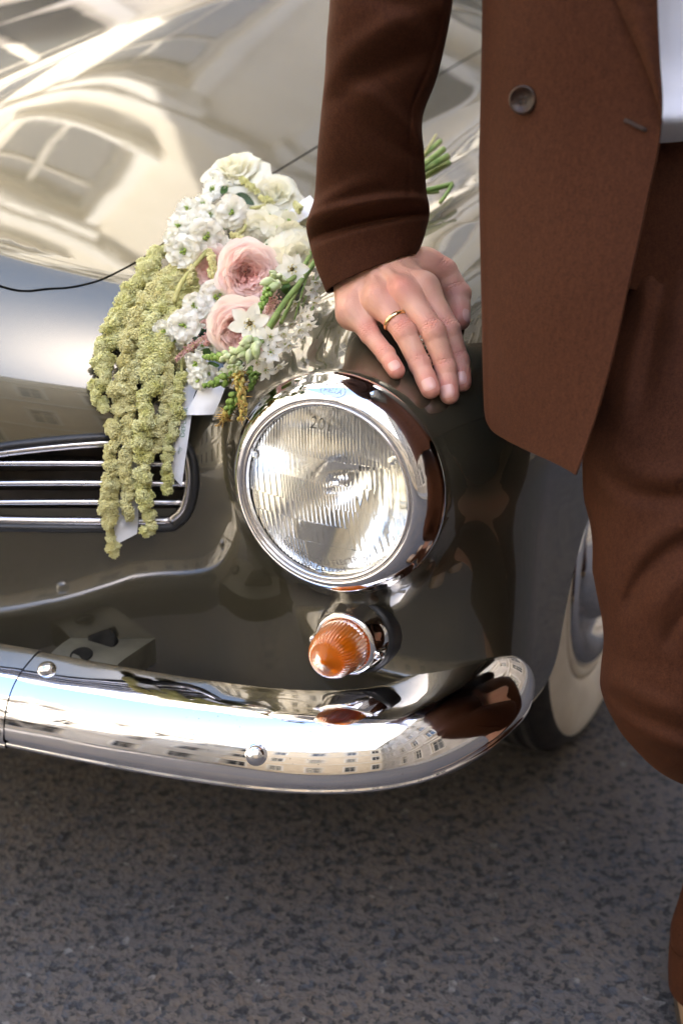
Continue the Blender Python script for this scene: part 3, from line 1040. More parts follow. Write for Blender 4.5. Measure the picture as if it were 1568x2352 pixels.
# overlapping middle section of the bumper
keepi = pathf[:, 0] < -0.292
G3 = sweep(pathf, SECs)[keepi]
for i in range(len(G3)):
    t = nrm((pathf[min(i + 1, len(pathf) - 1)] - pathf[max(i - 1, 0)]) * [1, 1, 0]); out = np.array([t[1], -t[0], 0])
    ctr = pathf[i]
    G3[i] = ctr + (G3[i] - ctr) * 1.035 + out * 0.001
mb = MB(); mb.grid(c2w(G3)); mb.build('bumper_middle', M['bumper'], bumper)
def bolt(name, u_path, up, r, h_):
    i = int(np.argmin(np.abs(pathf[:, 0] - u_path)))
    t = nrm((pathf[i + 1] - pathf[i - 1]) * [1, 1, 0]); out = np.array([t[1], -t[0], 0])
    S = np.array(SECs); j0 = int(np.argmax(S[:, 0]))
    j = int(np.argmin(np.abs(S[:len(S) * 3 // 4, 1] - up)))
    tn = S[j + 1] - S[j - 1]; nn = np.array([-tn[1], tn[0]]); nn /= np.linalg.norm(nn)
    if nn[0] < 0 and nn[1] < 0: nn = -nn
    p = pathf[i] + out * S[j, 0] + np.array([0, 0, S[j, 1]])
    ax = out * nn[0] + np.array([0, 0, 1.0]) * nn[1]
    mb = MB()
    mb.lathe([(r * 1.12, -0.002), (r * 1.1, 0.0012), (r, 0.0025)] + [(r * math.cos(a), 0.0025 + h_ * math.sin(a)) for a in np.linspace(0.15, math.pi / 2 - 0.02, 9)], c2w(p), c2w_dir(ax), 28)
    mb.build(name, M['chrome'], bumper)
bolt('bumper_bolt', -0.272, 0.0355, 0.0088, 0.005)
bolt('bumper_bolt', -0.040, 0.008, 0.0098, 0.008)
bolt('bumper_bolt', -0.312, -0.012, 0.0090, 0.005)
# olive bracket that carries the bumper
mb = MB()
G = np.array([[(-.312, -.066, .420), (-.312, -.03, .427), (-.312, .04, .420)], [(-.236, -.060, .418), (-.236, -.03, .425), (-.236, .04, .418)]])
b0 = catmull_grid(c2w(G), 6, 6)
mb.grid(b0)
mb.grid(b0 - np.array([0, 0, 0.005]))
for (e0, e1) in ((b0[0], b0[0] - np.array([0, 0, 0.03])), (b0[-1], b0[-1] - np.array([0, 0, 0.03]))):
    mb.grid(np.stack([e0, e1]))
br = mb.build('bracket', M['bracket'], bumper)
mb = MB()
mb.lathe([(0.0001, 0.0), (0.010, 0.0), (0.0105, 0.0008), (0.012, 0.0012), (0.0125, 0.0)], c2w((-.280, -.036, .4262)), c2w_dir((0, -.2, 1)), 20)
M['hole_shade_rubber'] = noise_color(mat('hole_shade_and_matte_rubber', (0.012, 0.011, 0.010), 0.95, specular_ior_level=0.05), (0.006, 0.006, 0.005), (0.020, 0.018, 0.015), 40)  # matte black: shade of the bracket hole put into colour, also the rubber grommet
mb.build('bracket_hole', M['hole_shade_rubber'], br)
mb = MB()
bp_, bn_ = surf(150, 1470)
mb.lathe([(0.017, -0.01), (0.017, 0.0005), (0.015, 0.002), (0.0001, 0.002)], c2w((-.278, -.002, .424)), c2w_dir((0, -.5, .8)), 28)
mb.build('bracket_grommet', M['hole_shade_rubber'], br)

# ---- wheels
WU = 0.10
def wheel(wpos, u_face, sgn):
    ax = c2w_dir((sgn, 0, 0)); o = c2w((u_face, wpos, WHEEL_Z))
    root = empty('wheel', tuple(o), car)
    mb = MB()
    prof = [(0.205, -0.145), (0.24, -0.150), (0.285, -0.150), (0.310, -0.142), (0.322, -0.125), (0.325, -0.10), (0.3255, -0.073), (0.325, -0.045), (0.321, -0.022), (0.310, -0.006), (0.302, -0.0015), (0.297, 0.0)]
    mb.lathe(prof, o, ax, 72)
    for k in range(5):
        hh = -0.03 - 0.0215 * k
        mb.lathe([(0.3245, hh - 0.006), (0.3285, hh - 0.005), (0.3285, hh + 0.005), (0.3245, hh + 0.006)], o, ax, 72)
    ty = mb.build('tyre', M['tyre'], root)
    mb = MB()
    mb.lathe([(0.297, 0.0), (0.290, 0.0035), (0.275, 0.0055), (0.255, 0.0055), (0.235, 0.0035), (0.222, 0.000), (0.216, -0.004)], o, ax, 72)
    mb.build('whitewall', M['whitewall'], ty)
    mb = MB()
    mb.lathe([(0.216, -0.006), (0.214, -0.002), (0.206, 0.0005), (0.199, -0.002), (0.196, -0.008)], o, ax, 72)
    rim = mb.build('rim', M['whitewall'], root)
    mb = MB()
    mb.lathe([(0.197, -0.010), (0.194, 0.002), (0.186, 0.006), (0.172, 0.001), (0.158, -0.012), (0.150, -0.018), (0.141, -0.018), (0.135, -0.014)], o, ax, 72)
    mb.build('trim_ring', M['chrome'], rim)
    mb = MB()
    mb.lathe([(0.137, -0.016), (0.132, -0.004), (0.120, 0.010), (0.10, 0.022), (0.07, 0.033), (0.04, 0.039), (0.0001, 0.041)], o, ax, 64)
    mb.build('hub_cap', M['chrome'], root)
    return root
wheel(WHEEL_W, WU, 1)
wheel(2.95, WU, 1)
wheel(WHEEL_W, 2 * UC - WU, -1)
wheel(2.95, 2 * UC - WU, -1)
# ------------------------------------------------------------------ the person in the brown suit
from mathutils import noise as mnoise

def fabric(name, c1, c2, sheen=(0.6, 0.25, 0.12)):
    m = mat(name, c1, 0.78, 0.0, sheen_weight=0.06, sheen_roughness=0.4, sheen_tint=(*sheen, 1), specular_ior_level=0.12)
    nt, b = nodes(m)
    tc = N(nt, 'ShaderNodeTexCoord')
    mp = N(nt, 'ShaderNodeMapping'); mp.inputs['Rotation'].default_value = (0.0, math.radians(52), 0.0); mp.inputs['Scale'].default_value = (1.0, 1.0, 1.0)
    nt.links.new(tc.outputs['Object'], mp.inputs['Vector'])
    wv = N(nt, 'ShaderNodeTexWave', Scale=290.0, Distortion=2.5, Detail=2.0); wv.inputs['Detail Scale'].default_value = 3.0
    nt.links.new(mp.outputs[0], wv.inputs['Vector'])
    ns = N(nt, 'ShaderNodeTexNoise', Scale=700.0, Detail=3.0); nt.links.new(tc.outputs['Object'], ns.inputs['Vector'])
    mp2 = N(nt, 'ShaderNodeMapping'); mp2.inputs['Scale'].default_value = (320.0, 320.0, 170.0)
    nt.links.new(tc.outputs['Object'], mp2.inputs['Vector'])
    st = N(nt, 'ShaderNodeTexNoise', Scale=1.0, Detail=3.0); nt.links.new(mp2.outputs[0], st.inputs['Vector'])
    a1 = N(nt, 'ShaderNodeMath', _operation='MULTIPLY_ADD'); a1.inputs[1].default_value = 0.35
    nt.links.new(wv.outputs['Fac'], a1.inputs[0]); nt.links.new(ns.outputs['Fac'], a1.inputs[2])
    a2 = N(nt, 'ShaderNodeMath', _operation='MULTIPLY_ADD'); a2.inputs[1].default_value = 0.6
    nt.links.new(st.outputs['Fac'], a2.inputs[0]); nt.links.new(a1.outputs[0], a2.inputs[2])
    r = N(nt, 'ShaderNodeValToRGB'); r.color_ramp.elements[0].position = 0.70; r.color_ramp.elements[1].position = 1.25
    r.color_ramp.elements[0].position = 0.62; r.color_ramp.elements[1].position = 1.0
    mr = N(nt, 'ShaderNodeMapRange'); mr.inputs['From Min'].default_value = 0.55; mr.inputs['From Max'].default_value = 1.4
    nt.links.new(a2.outputs[0], mr.inputs['Value']); nt.links.new(mr.outputs[0], r.inputs['Fac'])
    r.color_ramp.elements[0].position = 0.2; r.color_ramp.elements[1].position = 0.85
    r.color_ramp.elements[0].color = (*c1, 1); r.color_ramp.elements[1].color = (*c2, 1)
    nt.links.new(r.outputs[0], b.inputs['Base Color'])
    bp = N(nt, 'ShaderNodeBump', Strength=0.35, Distance=0.0006)
    nt.links.new(a1.outputs[0], bp.inputs['Height']); nt.links.new(bp.outputs['Normal'], b.inputs['Normal'])
    return m

M['suit'] = fabric('brown_wool_suiting', (0.0310, 0.0104, 0.0046), (0.0680, 0.0230, 0.0100))
M['lining'] = mat('dark_lining', (0.010, 0.006, 0.005), 0.6)
M['shirt'] = noise_color(mat('white_cotton_shirt', (0.72, 0.74, 0.80), 0.8), (0.70, 0.72, 0.79), (0.78, 0.79, 0.84), 10)
M['button'] = noise_color(mat('brown_horn_button', (0.06, 0.03, 0.018), 0.38, specular_ior_level=0.3), (0.012, 0.007, 0.005), (0.040, 0.018, 0.009), 90)
M['thread'] = mat('brown_thread', (0.022, 0.010, 0.006), 0.8)
M['shoe'] = noise_color(mat('tan_leather', (0.26, 0.17, 0.10), 0.45), (0.21, 0.135, 0.08), (0.30, 0.20, 0.12), 20)
M['sole'] = mat('dark_sole', (0.03, 0.022, 0.018), 0.7)
M['gold'] = mat('polished_gold', (0.90, 0.62, 0.30), 0.07, 1.0)
M['nail'] = mat('finger_nail', (0.66, 0.365, 0.30), 0.32, 0.0, coat_weight=0.3, subsurface_weight=0.15, subsurface_radius=(0.01, 0.004, 0.002), subsurface_scale=0.3)
M['hair'] = noise_color(mat('dark_hair', (0.03, 0.018, 0.011), 0.45), (0.02, 0.012, 0.008), (0.05, 0.03, 0.018), 60)
m = mat('skin', (0.56, 0.31, 0.22), 0.46, 0.0, subsurface_weight=0.18, subsurface_radius=(0.012, 0.004, 0.002), subsurface_scale=0.35, specular_ior_level=0.45)
nt, b = nodes(m)
tc = N(nt, 'ShaderNodeTexCoord')
t1 = N(nt, 'ShaderNodeTexNoise', Scale=38.0, Detail=4.0); nt.links.new(tc.outputs['Object'], t1.inputs['Vector'])
at = N(nt, 'ShaderNodeAttribute', _attribute_name='flush')
ma = N(nt, 'ShaderNodeMath', _operation='MULTIPLY_ADD'); ma.inputs[1].default_value = 0.55; nt.links.new(t1.outputs['Fac'], ma.inputs[0])
nt.links.new(at.outputs['Fac'], ma.inputs[2])
rp = N(nt, 'ShaderNodeValToRGB')
rp.color_ramp.elements[0].position = 0.18; rp.color_ramp.elements[0].color = (0.640, 0.365, 0.260, 1)
rp.color_ramp.elements[1].position = 0.95; rp.color_ramp.elements[1].color = (0.560, 0.170, 0.130, 1)
nt.links.new(ma.outputs[0], rp.inputs['Fac']); nt.links.new(rp.outputs[0], b.inputs['Base Color'])
v1 = N(nt, 'ShaderNodeTexVoronoi', Scale=900.0); nt.links.new(tc.outputs['Object'], v1.inputs['Vector'])
t2 = N(nt, 'ShaderNodeTexNoise', Scale=260.0, Detail=4.0); nt.links.new(tc.outputs['Object'], t2.inputs['Vector'])
ad = N(nt, 'ShaderNodeMath', _operation='ADD'); nt.links.new(v1.outputs['Distance'], ad.inputs[0]); nt.links.new(t2.outputs['Fac'], ad.inputs[1])
bp = N(nt, 'ShaderNodeBump', Strength=0.45, Distance=0.0006); nt.links.new(ad.outputs[0], bp.inputs['Height'])
nt.links.new(bp.outputs['Normal'], b.inputs['Normal'])
M['skin'] = m

person = empty('person', (0.36, 1.2, 0.0))
tag(person, 'person in a brown double-breasted suit leaning one hand on the car', 'person')

# ---- hand, wrist and forearm (one continuous surface)
FING = {   # joint: layout x, y, depth along the view axis, radius
    'pinky': [(808, 713, 1.351, .0105), (849, 768, 1.338, .0086), (886, 814, 1.329, .0079), (909, 850, 1.3195, .0068)],
    'ring': [(868, 687, 1.338, .0118), (929, 763, 1.320, .0102), (964, 838, 1.317, .0092), (987, 891, 1.3145, .0081)],
    'middle': [(927, 672, 1.332, .0122), (995, 763, 1.317, .0106), (1024, 846, 1.319, .0095), (1031, 903, 1.3195, .0082)],
    'index': [(973, 660, 1.340, .0120), (1030, 758, 1.331, .0102), (1053, 830, 1.334, .0092), (1059, 875, 1.333, .0081)],
    'thumb': [(975, 612, 1.383, .0150), (1020, 624, 1.385, .0118), (1052, 676, 1.385, .0115), (1056, 733, 1.374, .0086)],
}
def rest(x, y, D, r):
    """joint position, moved clear of the wing so that the finger lies on the paint"""
    for _ in range(60):
        if body_f(*w2c(atD(x, y, D))[None].T)[0] >= r * .93: break
        D -= .0004
    return atD(x, y, D), r
JNT = {k: [rest(*j) for j in v] for k, v in FING.items()}
WR = [(atD(861, 606, 1.366), .0265), (atD(856, 550, 1.372), .0255), (atD(852, 470, 1.358), .0250), (atD(862, 380, 1.318), .0270), (atD(878, 200, 1.255), .0310)]

def rcone(X, Y, Z, a, ra, b, rb):
    ba = b - a; l2 = float(ba @ ba)
    px, py, pz = X - a[0], Y - a[1], Z - a[2]
    t = np.clip((px * ba[0] + py * ba[1] + pz * ba[2]) / l2, 0, 1)
    dx, dy, dz = px - t * ba[0], py - t * ba[1], pz - t * ba[2]
    return np.sqrt(dx * dx + dy * dy + dz * dz) - (ra + (rb - ra) * t)

def ball(X, Y, Z, c, r):
    return np.sqrt((X - c[0]) ** 2 + (Y - c[1]) ** 2 + (Z - c[2]) ** 2) - r

def disc(X, Y, Z, c, n, r, thick):
    """flattened blob: r across, thick along n"""
    px, py, pz = X - c[0], Y - c[1], Z - c[2]
    h = px * n[0] + py * n[1] + pz * n[2]
    q2 = px * px + py * py + pz * pz - h * h
    k = np.sqrt(np.maximum(q2, 0) / (r * r) + h * h / (thick * thick))
    return (k - 1) * thick

w0 = WR[0][0]
mc = {k: JNT[k][0][0] for k in FING}
palm_n = nrm(np.cross(mc['index'] - mc['pinky'], w0 - mc['middle']))
if palm_n @ (CAM - w0) < 0: palm_n = -palm_n

def hand_f(X, Y, Z, crease=True):
    # palm: metacarpal rays from the wrist to the knuckles
    palm = None
    for k, off in (('pinky', -0.016), ('ring', -0.006), ('middle', 0.004), ('index', 0.013)):
        side = nrm(mc['index'] - mc['pinky'])
        a = w0 + side * off - palm_n * 0.004
        d = rcone(X, Y, Z, a, 0.0165, mc[k] - palm_n * 0.0035, JNT[k][0][1] * 1.05)
        palm = d if palm is None else smin(palm, d, 0.012)
    # heel of the hand, thumb pad and wrist
    sdv = nrm(mc['index'] - mc['pinky'])
    palm = smin(palm, rcone(X, Y, Z, w0 - sdv * .027 - palm_n * .006, .0175, mc['pinky'] - sdv * .0035 - palm_n * .006, .0115), 0.014)
    palm = smin(palm, rcone(X, Y, Z, w0 - palm_n * .010, .017, (mc['pinky'] * .6 + mc['middle'] * .4) - palm_n * .014, .0115), 0.014)
    palm = smin(palm, rcone(X, Y, Z, w0 + nrm(mc['index'] - mc['pinky']) * .012 - palm_n * .006, .0165, JNT['thumb'][0][0], .0145), 0.014)
    for (a, ra), (b, rb) in zip(WR[:-1], WR[1:]):
        palm = smin(palm, rcone(X, Y, Z, a, ra * .86, b, rb * .9), 0.012)
    # tendons fanning over the back of the hand and soft knuckle bumps
    for k in ('ring', 'middle', 'index', 'pinky'):
        side = nrm(mc['index'] - mc['pinky'])
        palm = smin(palm, rcone(X, Y, Z, w0 + palm_n * .0135, .0025, mc[k] + palm_n * .0090, .0030), 0.008)
        palm = smin(palm, ball(X, Y, Z, mc[k] + palm_n * .004, .0088), 0.008)
    out = palm
    for k in FING:
        J = JNT[k]
        f = None
        for (a, ra), (b, rb) in zip(J[:-1], J[1:]):
            d = rcone(X, Y, Z, a, ra + .0006, b, rb + .0006)
            f = d if f is None else smin(f, d, 0.0025)
        # joint swellings, finger pad
        for i in (1, 2):
            f = smin(f, ball(X, Y, Z, J[i][0] + palm_n * .0010, J[i][1] * .99), 0.003)
        tipd = nrm(J[3][0] - J[2][0])
        f = smin(f, rcone(X, Y, Z, J[2][0] * .45 + J[3][0] * .55 - palm_n * .0008, J[3][1] * 1.06, J[3][0] + tipd * .002, J[3][1] * .98), 0.004)
        # fine creases over the joints
        for i in (1, 2) if crease else ():
            t = nrm(J[i + 1][0] - J[i - 1][0])
            for o_, dep in ((-.0040, .0005), (-.0014, .0010), (.0014, .0009), (.0042, .0005)) if i == 1 else ((-.0016, .0006), (.0012, .0006)):
                c = J[i][0] + t * o_ + palm_n * J[i][1]
                h = (X - c[0]) * t[0] + (Y - c[1]) * t[1] + (Z - c[2]) * t[2]
                hh = (X - c[0]) ** 2 + (Y - c[1]) ** 2 + (Z - c[2]) ** 2 - h * h
                wob = 0.0006 * np.sin((X * 2.1 + Z * 1.3) * 700 + o_ * 4000)
                f = f + dep * np.exp(-((h + wob) / .0007) ** 2) * np.exp(-hh / (J[i][1] * .75) ** 2)
        out = np.minimum(out, smin(palm, f, 0.011 if k != 'thumb' else 0.016))
    return out

hx = np.arange(-0.045, 0.142, 0.00155); hy = np.arange(1.205, 1.425, 0.00155); hz = np.arange(0.714, 0.895, 0.00155)
hP, hN, hT = surfnet(lambda x, y, z: hand_f(x, y, z, False), hx, hy, hz, newton=3)
hP, hT = subdivide(hP, hT)
for _ in range(2):
    g = grad(hand_f, hP, 2.5e-4); v = hand_f(*hP.T)
    hP = hP - (v / np.maximum((g * g).sum(1), .3))[:, None] * g
hN = grad(hand_f, hP, 2.5e-4); hN /= np.maximum(np.linalg.norm(hN, axis=1), 1e-9)[:, None]
# torso, neck and head below the clothes: coarse part of the same body mesh
SH = {'R': np.array([0.135, 1.215, 1.40]), 'L': np.array([0.515, 1.235, 1.41])}
def core_f(X, Y, Z):
    A = lambda *p: np.array(p, float)
    f = rcone(X, Y, Z, A(.335, 1.275, .98), .095, A(.335, 1.275, 1.30), .105)
    f = smin(f, rcone(X, Y, Z, SH['R'] + A(.03, 0, -.02), .055, SH['L'] + A(-.03, 0, -.02), .055), .10)
    f = smin(f, rcone(X, Y, Z, A(.325, 1.235, 1.42), .058, A(.322, 1.215, 1.53), .054), .05)
    f = smin(f, rcone(X, Y, Z, A(.322, 1.225, 1.64), .092, A(.322, 1.195, 1.57), .070), .05)
    f = smin(f, rcone(X, Y, Z, A(.322, 1.115, 1.60), .010, A(.322, 1.128, 1.64), .007), .02)
    f = smin(f, rcone(X, Y, Z, A(.225, 1.225, 1.595), .012, A(.222, 1.23, 1.63), .014), .012)
    f = smin(f, rcone(X, Y, Z, A(.419, 1.225, 1.595), .012, A(.422, 1.23, 1.63), .014), .012)
    f = smin(f, rcone(X, Y, Z, A(.322, 1.123, 1.552), .008, A(.322, 1.125, 1.546), .008), .02)
    for c in (.290, .354):
        f = smax(f, -ball(X, Y, Z, A(c, 1.122, 1.622), .012), .012)
    f = smin(f, rcone(X, Y, Z, SH['R'], .05, WR[4][0] + A(.01, 0, .06), .032), .05)
    f = smin(f, rcone(X, Y, Z, WR[4][0] + A(.01, 0, .06), .032, WR[3][0], .026), .02)
    f = smin(f, rcone(X, Y, Z, SH['L'], .05, A(.575, 1.24, 1.13), .042), .05)
    f = smin(f, rcone(X, Y, Z, A(.575, 1.24, 1.13), .042, A(.57, 1.19, .88), .028), .03)
    f = smin(f, rcone(X, Y, Z, A(.57, 1.19, .86), .030, A(.565, 1.17, .76), .022), .03)
    f = smin(f, rcone(X, Y, Z, A(.30, 1.26, .93), .075, A(.320, 1.115, .53), .040), .05)
    f = smin(f, rcone(X, Y, Z, A(.320, 1.115, .53), .040, A(.48, 1.27, .10), .034), .03)
    f = smin(f, rcone(X, Y, Z, A(.40, 1.27, .93), .075, A(.42, 1.22, .52), .055), .05)
    f = smin(f, rcone(X, Y, Z, A(.42, 1.22, .52), .055, A(.44, 1.24, .10), .036), .03)
    return f
cP, cN, cT = surfnet(core_f, np.arange(-.02, .66, .013), np.arange(1.02, 1.42, .013), np.arange(.05, 1.78, .013), newton=3)
bP_ = np.concatenate([hP, cP]); bN_ = np.concatenate([hN, cN]); bT_ = np.concatenate([hT, cT + len(hP)])
me = tri_mesh('body', bP_, bT_, bN_)
# reddening of joints and fingertips
fl_ = np.zeros(len(bP_))
for k in FING:
    for i, amt, rad in ((0, .10, .010), (1, .42, .008), (2, .30, .007), (3, .50, .009)):
        c = JNT[k][i][0] + palm_n * JNT[k][i][1] * .8
        fl_ = np.maximum(fl_, amt * np.exp(-((bP_ - c) ** 2).sum(1) / (2 * rad * rad)))
c = JNT['middle'][0][0] + palm_n * .01
fl_ = np.maximum(fl_, .38 * np.exp(-((bP_ - c) ** 2).sum(1) / (2 * .010 ** 2)))
if len(me.vertices) == len(fl_):
    at_ = me.attributes.new('flush', 'FLOAT', 'POINT'); at_.data.foreach_set('value', fl_.astype(np.float32))
skin = link('body', me, M['skin'], person)

# nails: each a curved plate bedded into the finger end
for k in FING:
    J = JNT[k]
    t = nrm(J[3][0] - J[2][0]); r = J[3][1]
    up = palm_n
    if k == 'thumb': up = nrm(nrm(np.cross(t, palm_n)) * (1.0 if np.cross(t, palm_n)[0] > 0 else -1.0) * .9 + palm_n * .35)
    up = nrm(up - t * (up @ t)); sd = np.cross(t, up)
    ln, wd = r * 1.75, r * .84
    G = np.zeros((9, 9, 3))
    for i, a in enumerate(np.linspace(-1, 1, 9)):
        for j, bb in enumerate(np.linspace(-1, 1, 9)):
            # superelliptic plate
            xx_ = bb * wd * math.sqrt(max(0.0, 1 - (.72 if a < 0 else .80) * abs(a) ** 3.2)); yy_ = a * ln * .5 * (1 - .12 * bb * bb * (1 if a > 0 else -.6))
            p0 = J[3][0] + t * (yy_ + r * .05)
            ang = xx_ / (r * 1.02)
            rad = r * (1.075 - .055 * ((a + 1) / 2) ** 2) - .0004 * abs(a) ** 4
            G[i, j] = p0 + (up * math.cos(ang) + sd * math.sin(ang)) * rad
    # drop onto the finger surface, slightly proud
    P_ = G.reshape(-1, 3)
    for _ in range(4):
        v = hand_f(*P_.T) - 0.00028
        g = grad(hand_f, P_, 3e-4)
        P_ = P_ - (v / np.maximum((g * g).sum(1), .2))[:, None] * g
    # keep the plate smooth
    G = P_.reshape(9, 9, 3)
    edge = np.array([[max(abs(a), abs(bb)) > .98 for bb in np.linspace(-1, 1, 9)] for a in np.linspace(-1, 1, 9)])
    G[edge] -= up * .0006
    mb = MB(); mb.grid(G); mb.build('nail', M['nail'], skin)

# ring on the ring finger
a, b_ = JNT['ring'][0][0], JNT['ring'][1][0]
t = nrm(b_ - a); ctr = a * .34 + b_ * .66
up = nrm(palm_n - t * (palm_n @ t)); sd = np.cross(t, up)
# measure the finger there
rads = []
for q_ in np.linspace(0, 2 * math.pi, 48, endpoint=False):
    e = up * math.cos(q_) + sd * math.sin(q_)
    rs_ = np.linspace(.006, .02, 120)
    v = hand_f(*(ctr + rs_[:, None] * e).T)
    i = np.nonzero(v > 0)[0]
    rads.append(rs_[i[0]] if len(i) else .0105)
rr_ = float(np.median(rads)) + .0004
mb = MB()
mb.lathe([(rr_ - .0006, -.0021), (rr_ + .0004, -.0021), (rr_ + .0011, -.0013), (rr_ + .0014, 0), (rr_ + .0011, .0013), (rr_ + .0004, .0021), (rr_ - .0006, .0021)], ctr, t, 64, close=True)
ringo = mb.build('wedding_ring', M['gold'], None)
WORLD[ringo.name] = Matrix.Identity(4)
tag(ringo, 'plain polished gold ring on the ring finger of the hand', 'ring')

# ---- sleeve
jacket = empty('jacket', (0.28, 1.2, 1.0), person)
def fold(p, sc, amp, seed=0.0):
    return amp * mnoise.noise(Vector((p[0] * sc + seed, p[1] * sc, p[2] * sc * .8)))
ST = [  # left edge, right edge, depth, thickness
    ((800, -560), (1120, -560), 1.12, .062), ((768, -250), (1075, -250), 1.14, .056),
    ((757, 0), (1040, 0), 1.195, .050), ((750, 90), (1024, 90), 1.215, .048), ((745, 180), (1003, 178), 1.24, .046), ((736, 270), (970, 272), 1.267, .044),
    ((728, 360), (974, 360), 1.295, .043), ((722, 450), (979, 440), 1.328, .043), ((711, 490), (984, 470), 1.342, .044), ((703, 520), (986, 492), 1.350, .044), ((711, 562), (979, 525), 1.358, .040), ((723, 606), (971, 553), 1.363, .037),
    ((736, 640), (964, 570), 1.366, .036), ((748, 669), (957, 583), 1.368, .035)]
rows = []
for (l, r_, D, th) in ST:
    rows.append([*l, *r_, D, th])
rows = catmull(np.array(rows, float), 14)
SEGS = 128
G = np.zeros((len(rows), SEGS, 3))
for i, (lx, ly, rx, ry, D, th) in enumerate(rows):
    L_, R_ = atD(lx, ly, D), atD(rx, ry, D)
    c = (L_ + R_) / 2; a = (R_ - L_) / 2
    yq = (ly + ry) / 2
    for j in range(SEGS):
        q_ = 2 * math.pi * j / SEGS
        ca, sa_ = math.cos(q_), math.sin(q_)
        k = 1.0
        xq = lx + (rx - lx) * (ca + 1) / 2
        front = max(0.0, sa_)
        off = 0.0
        # deep fold above the cuff, soft diagonal folds higher up
        off -= .0170 * math.exp(-((yq - (522 - 14 * ca)) / 13.0) ** 2) * (front ** .6)
        off += .0100 * math.exp(-((yq - (492 - 10 * ca)) / 17.0) ** 2) * (front ** .5)
        off += .0070 * math.exp(-((yq + (ca * 38) - 442) / 22.0) ** 2) * front * max(0, -ca + .5)
        off -= .0080 * math.exp(-((yq - ca * 55 - 330) / 24.0) ** 2) * front * max(0, ca + .35)
        off += .0065 * math.exp(-((yq - ca * 70 - 262) / 26.0) ** 2) * front
        off -= .0070 * math.exp(-((yq + ca * 60 - 195) / 34.0) ** 2) * front
        off += .0065 * math.exp(-((yq + ca * 75 - 110) / 34.0) ** 2) * front
        off -= .0070 * math.exp(-((yq - ca * 60 - 40) / 30.0) ** 2) * front
        # back seam
        off -= .0022 * math.exp(-((ca - .74 + .0006 * (yq - 300)) / .035) ** 2) * (1 if (sa_ > 0 and yq < 480) else 0)
        p = c + a * ca + (-FWD) * (th * sa_)
        p = p + (-FWD) * off * (1 if sa_ > 0 else 0)
        p = p + (-FWD) * fold(p, 22.0, .0028) * min(1, abs(sa_) * 1.4)
        G[i, j] = p
mb = MB(); mb.grid(G, wrap_v=True)
# turned-in cuff hem
last = G[-1]; c = last.mean(0)
inn1 = c + (last - c) * .93 - (G[-1].mean(0) - G[-3].mean(0)) * .1
inn2 = c + (G[-16] - G[-16].mean(0)) * .90 + (G[-16].mean(0) - c)
mb.grid(np.stack([last, c + (last - c) * .985 + nrm(G[-1].mean(0) - G[-4].mean(0)) * .0012, inn1, inn2]), wrap_v=True)
sleeve = mb.build('sleeve', M['suit'], jacket, weld=True)

# ---- jacket front panel
sil_y = [-700, -300, -60, 0, 200, 380, 600, 800, 900, 960, 1000]; sil_x = [1130, 1110, 1106, 1106, 1104, 1100, 1103, 1107, 1108, 1111, 1116]
edg_y = [-700, -300, -60, 0, 120, 217, 290, 319, 365, 422, 530, 673, 800, 940, 1020, 1094]; edg_x = [1480, 1500, 1506, 1507, 1512, 1519, 1522, 1519, 1507, 1495, 1472, 1438, 1411, 1372, 1348, 1322]
fr_ = [-.10, 0.0, .05, .18, .42, .70, .90, 1.0]
bot = [950, 952, 984, 1008, 1036, 1063, 1083, 1094]
Ytop = [1.33, 1.235, 1.190, 1.155, 1.125, 1.108, 1.100, 1.098]
Ybot = [1.31, 1.200, 1.165, 1.130, 1.095, 1.066, 1.050, 1.042]
vs_ = np.concatenate([[-700, -400, -200], np.arange(-60, 960, 90)])
CG = np.zeros((len(vs_) + 1, len(fr_), 3))
for k in range(len(fr_)):
    for i in range(len(vs_) + 1):
        tt_ = i / len(vs_)
        y0 = vs_[i] if i < len(vs_) else None
        y = (-60 + (y0 + 60) * (bot[k] + 60) / (1020.0)) if (y0 is not None and y0 > -60) else (y0 if y0 is not None else bot[k])
        sx = np.interp(y, sil_y, sil_x); ex = np.interp(y, edg_y, edg_x)
        if fr_[k] < 0: x = sx + 30
        else: x = sx + (ex - sx) * fr_[k]
        if k == 1 and y > 900: x += (y - 900) * .05
        w_ = np.clip((y + 60) / 1100.0, -.3, 1)
        Y_ = Ytop[k] + (Ybot[k] - Ytop[k]) * w_
        CG[i, k] = atY(x, y, Y_)
FG = catmull_grid(CG, 7, 9)
for i in range(FG.shape[0]):
    for j in range(FG.shape[1]):
        p = FG[i, j]
        FG[i, j] = p + np.array([0, -1, 0]) * (fold(p, 6.0, .011, 3.3) + fold(p, 18.0, .0012, 9.0))
mb = MB(); mb.grid(FG)
IG = FG + np.array([0.0006, .0042, 0]) 
# inner lining and turned edges
mb2 = MB(); mb2.grid(IG[:, ::-1])
panel_edges = [(FG[-1], IG[-1]), (FG[:, -1], IG[:, -1])]
for a, b2 in panel_edges:
    mid = (a + b2) / 2 + (np.array([0, -.0006, -.0010]) if a is panel_edges[0][0] else np.array([.0012, -.0005, 0]))
    mb.grid(np.stack([a, mid, b2]))
mb.build('front_panel', M['suit'], jacket)
mb2.build('lining', M['lining'], jacket)
def on_panel(x, y, off=0.0):
    """closest point of the panel grid at a layout position"""
    v = FG.reshape(-1, 3) - CAM; a = v @ FWD
    q_ = np.stack([784 + FQ * (v @ RGT) / a, 1176 - FQ * (v @ UPV) / a], 1)
    d2 = ((q_ - [x, y]) ** 2).sum(1); i = np.argsort(d2)[:4]
    D = float((a[i] / (d2[i] + 1)).sum() / (1 / (d2[i] + 1)).sum())
    return atD(x, y, D - off)
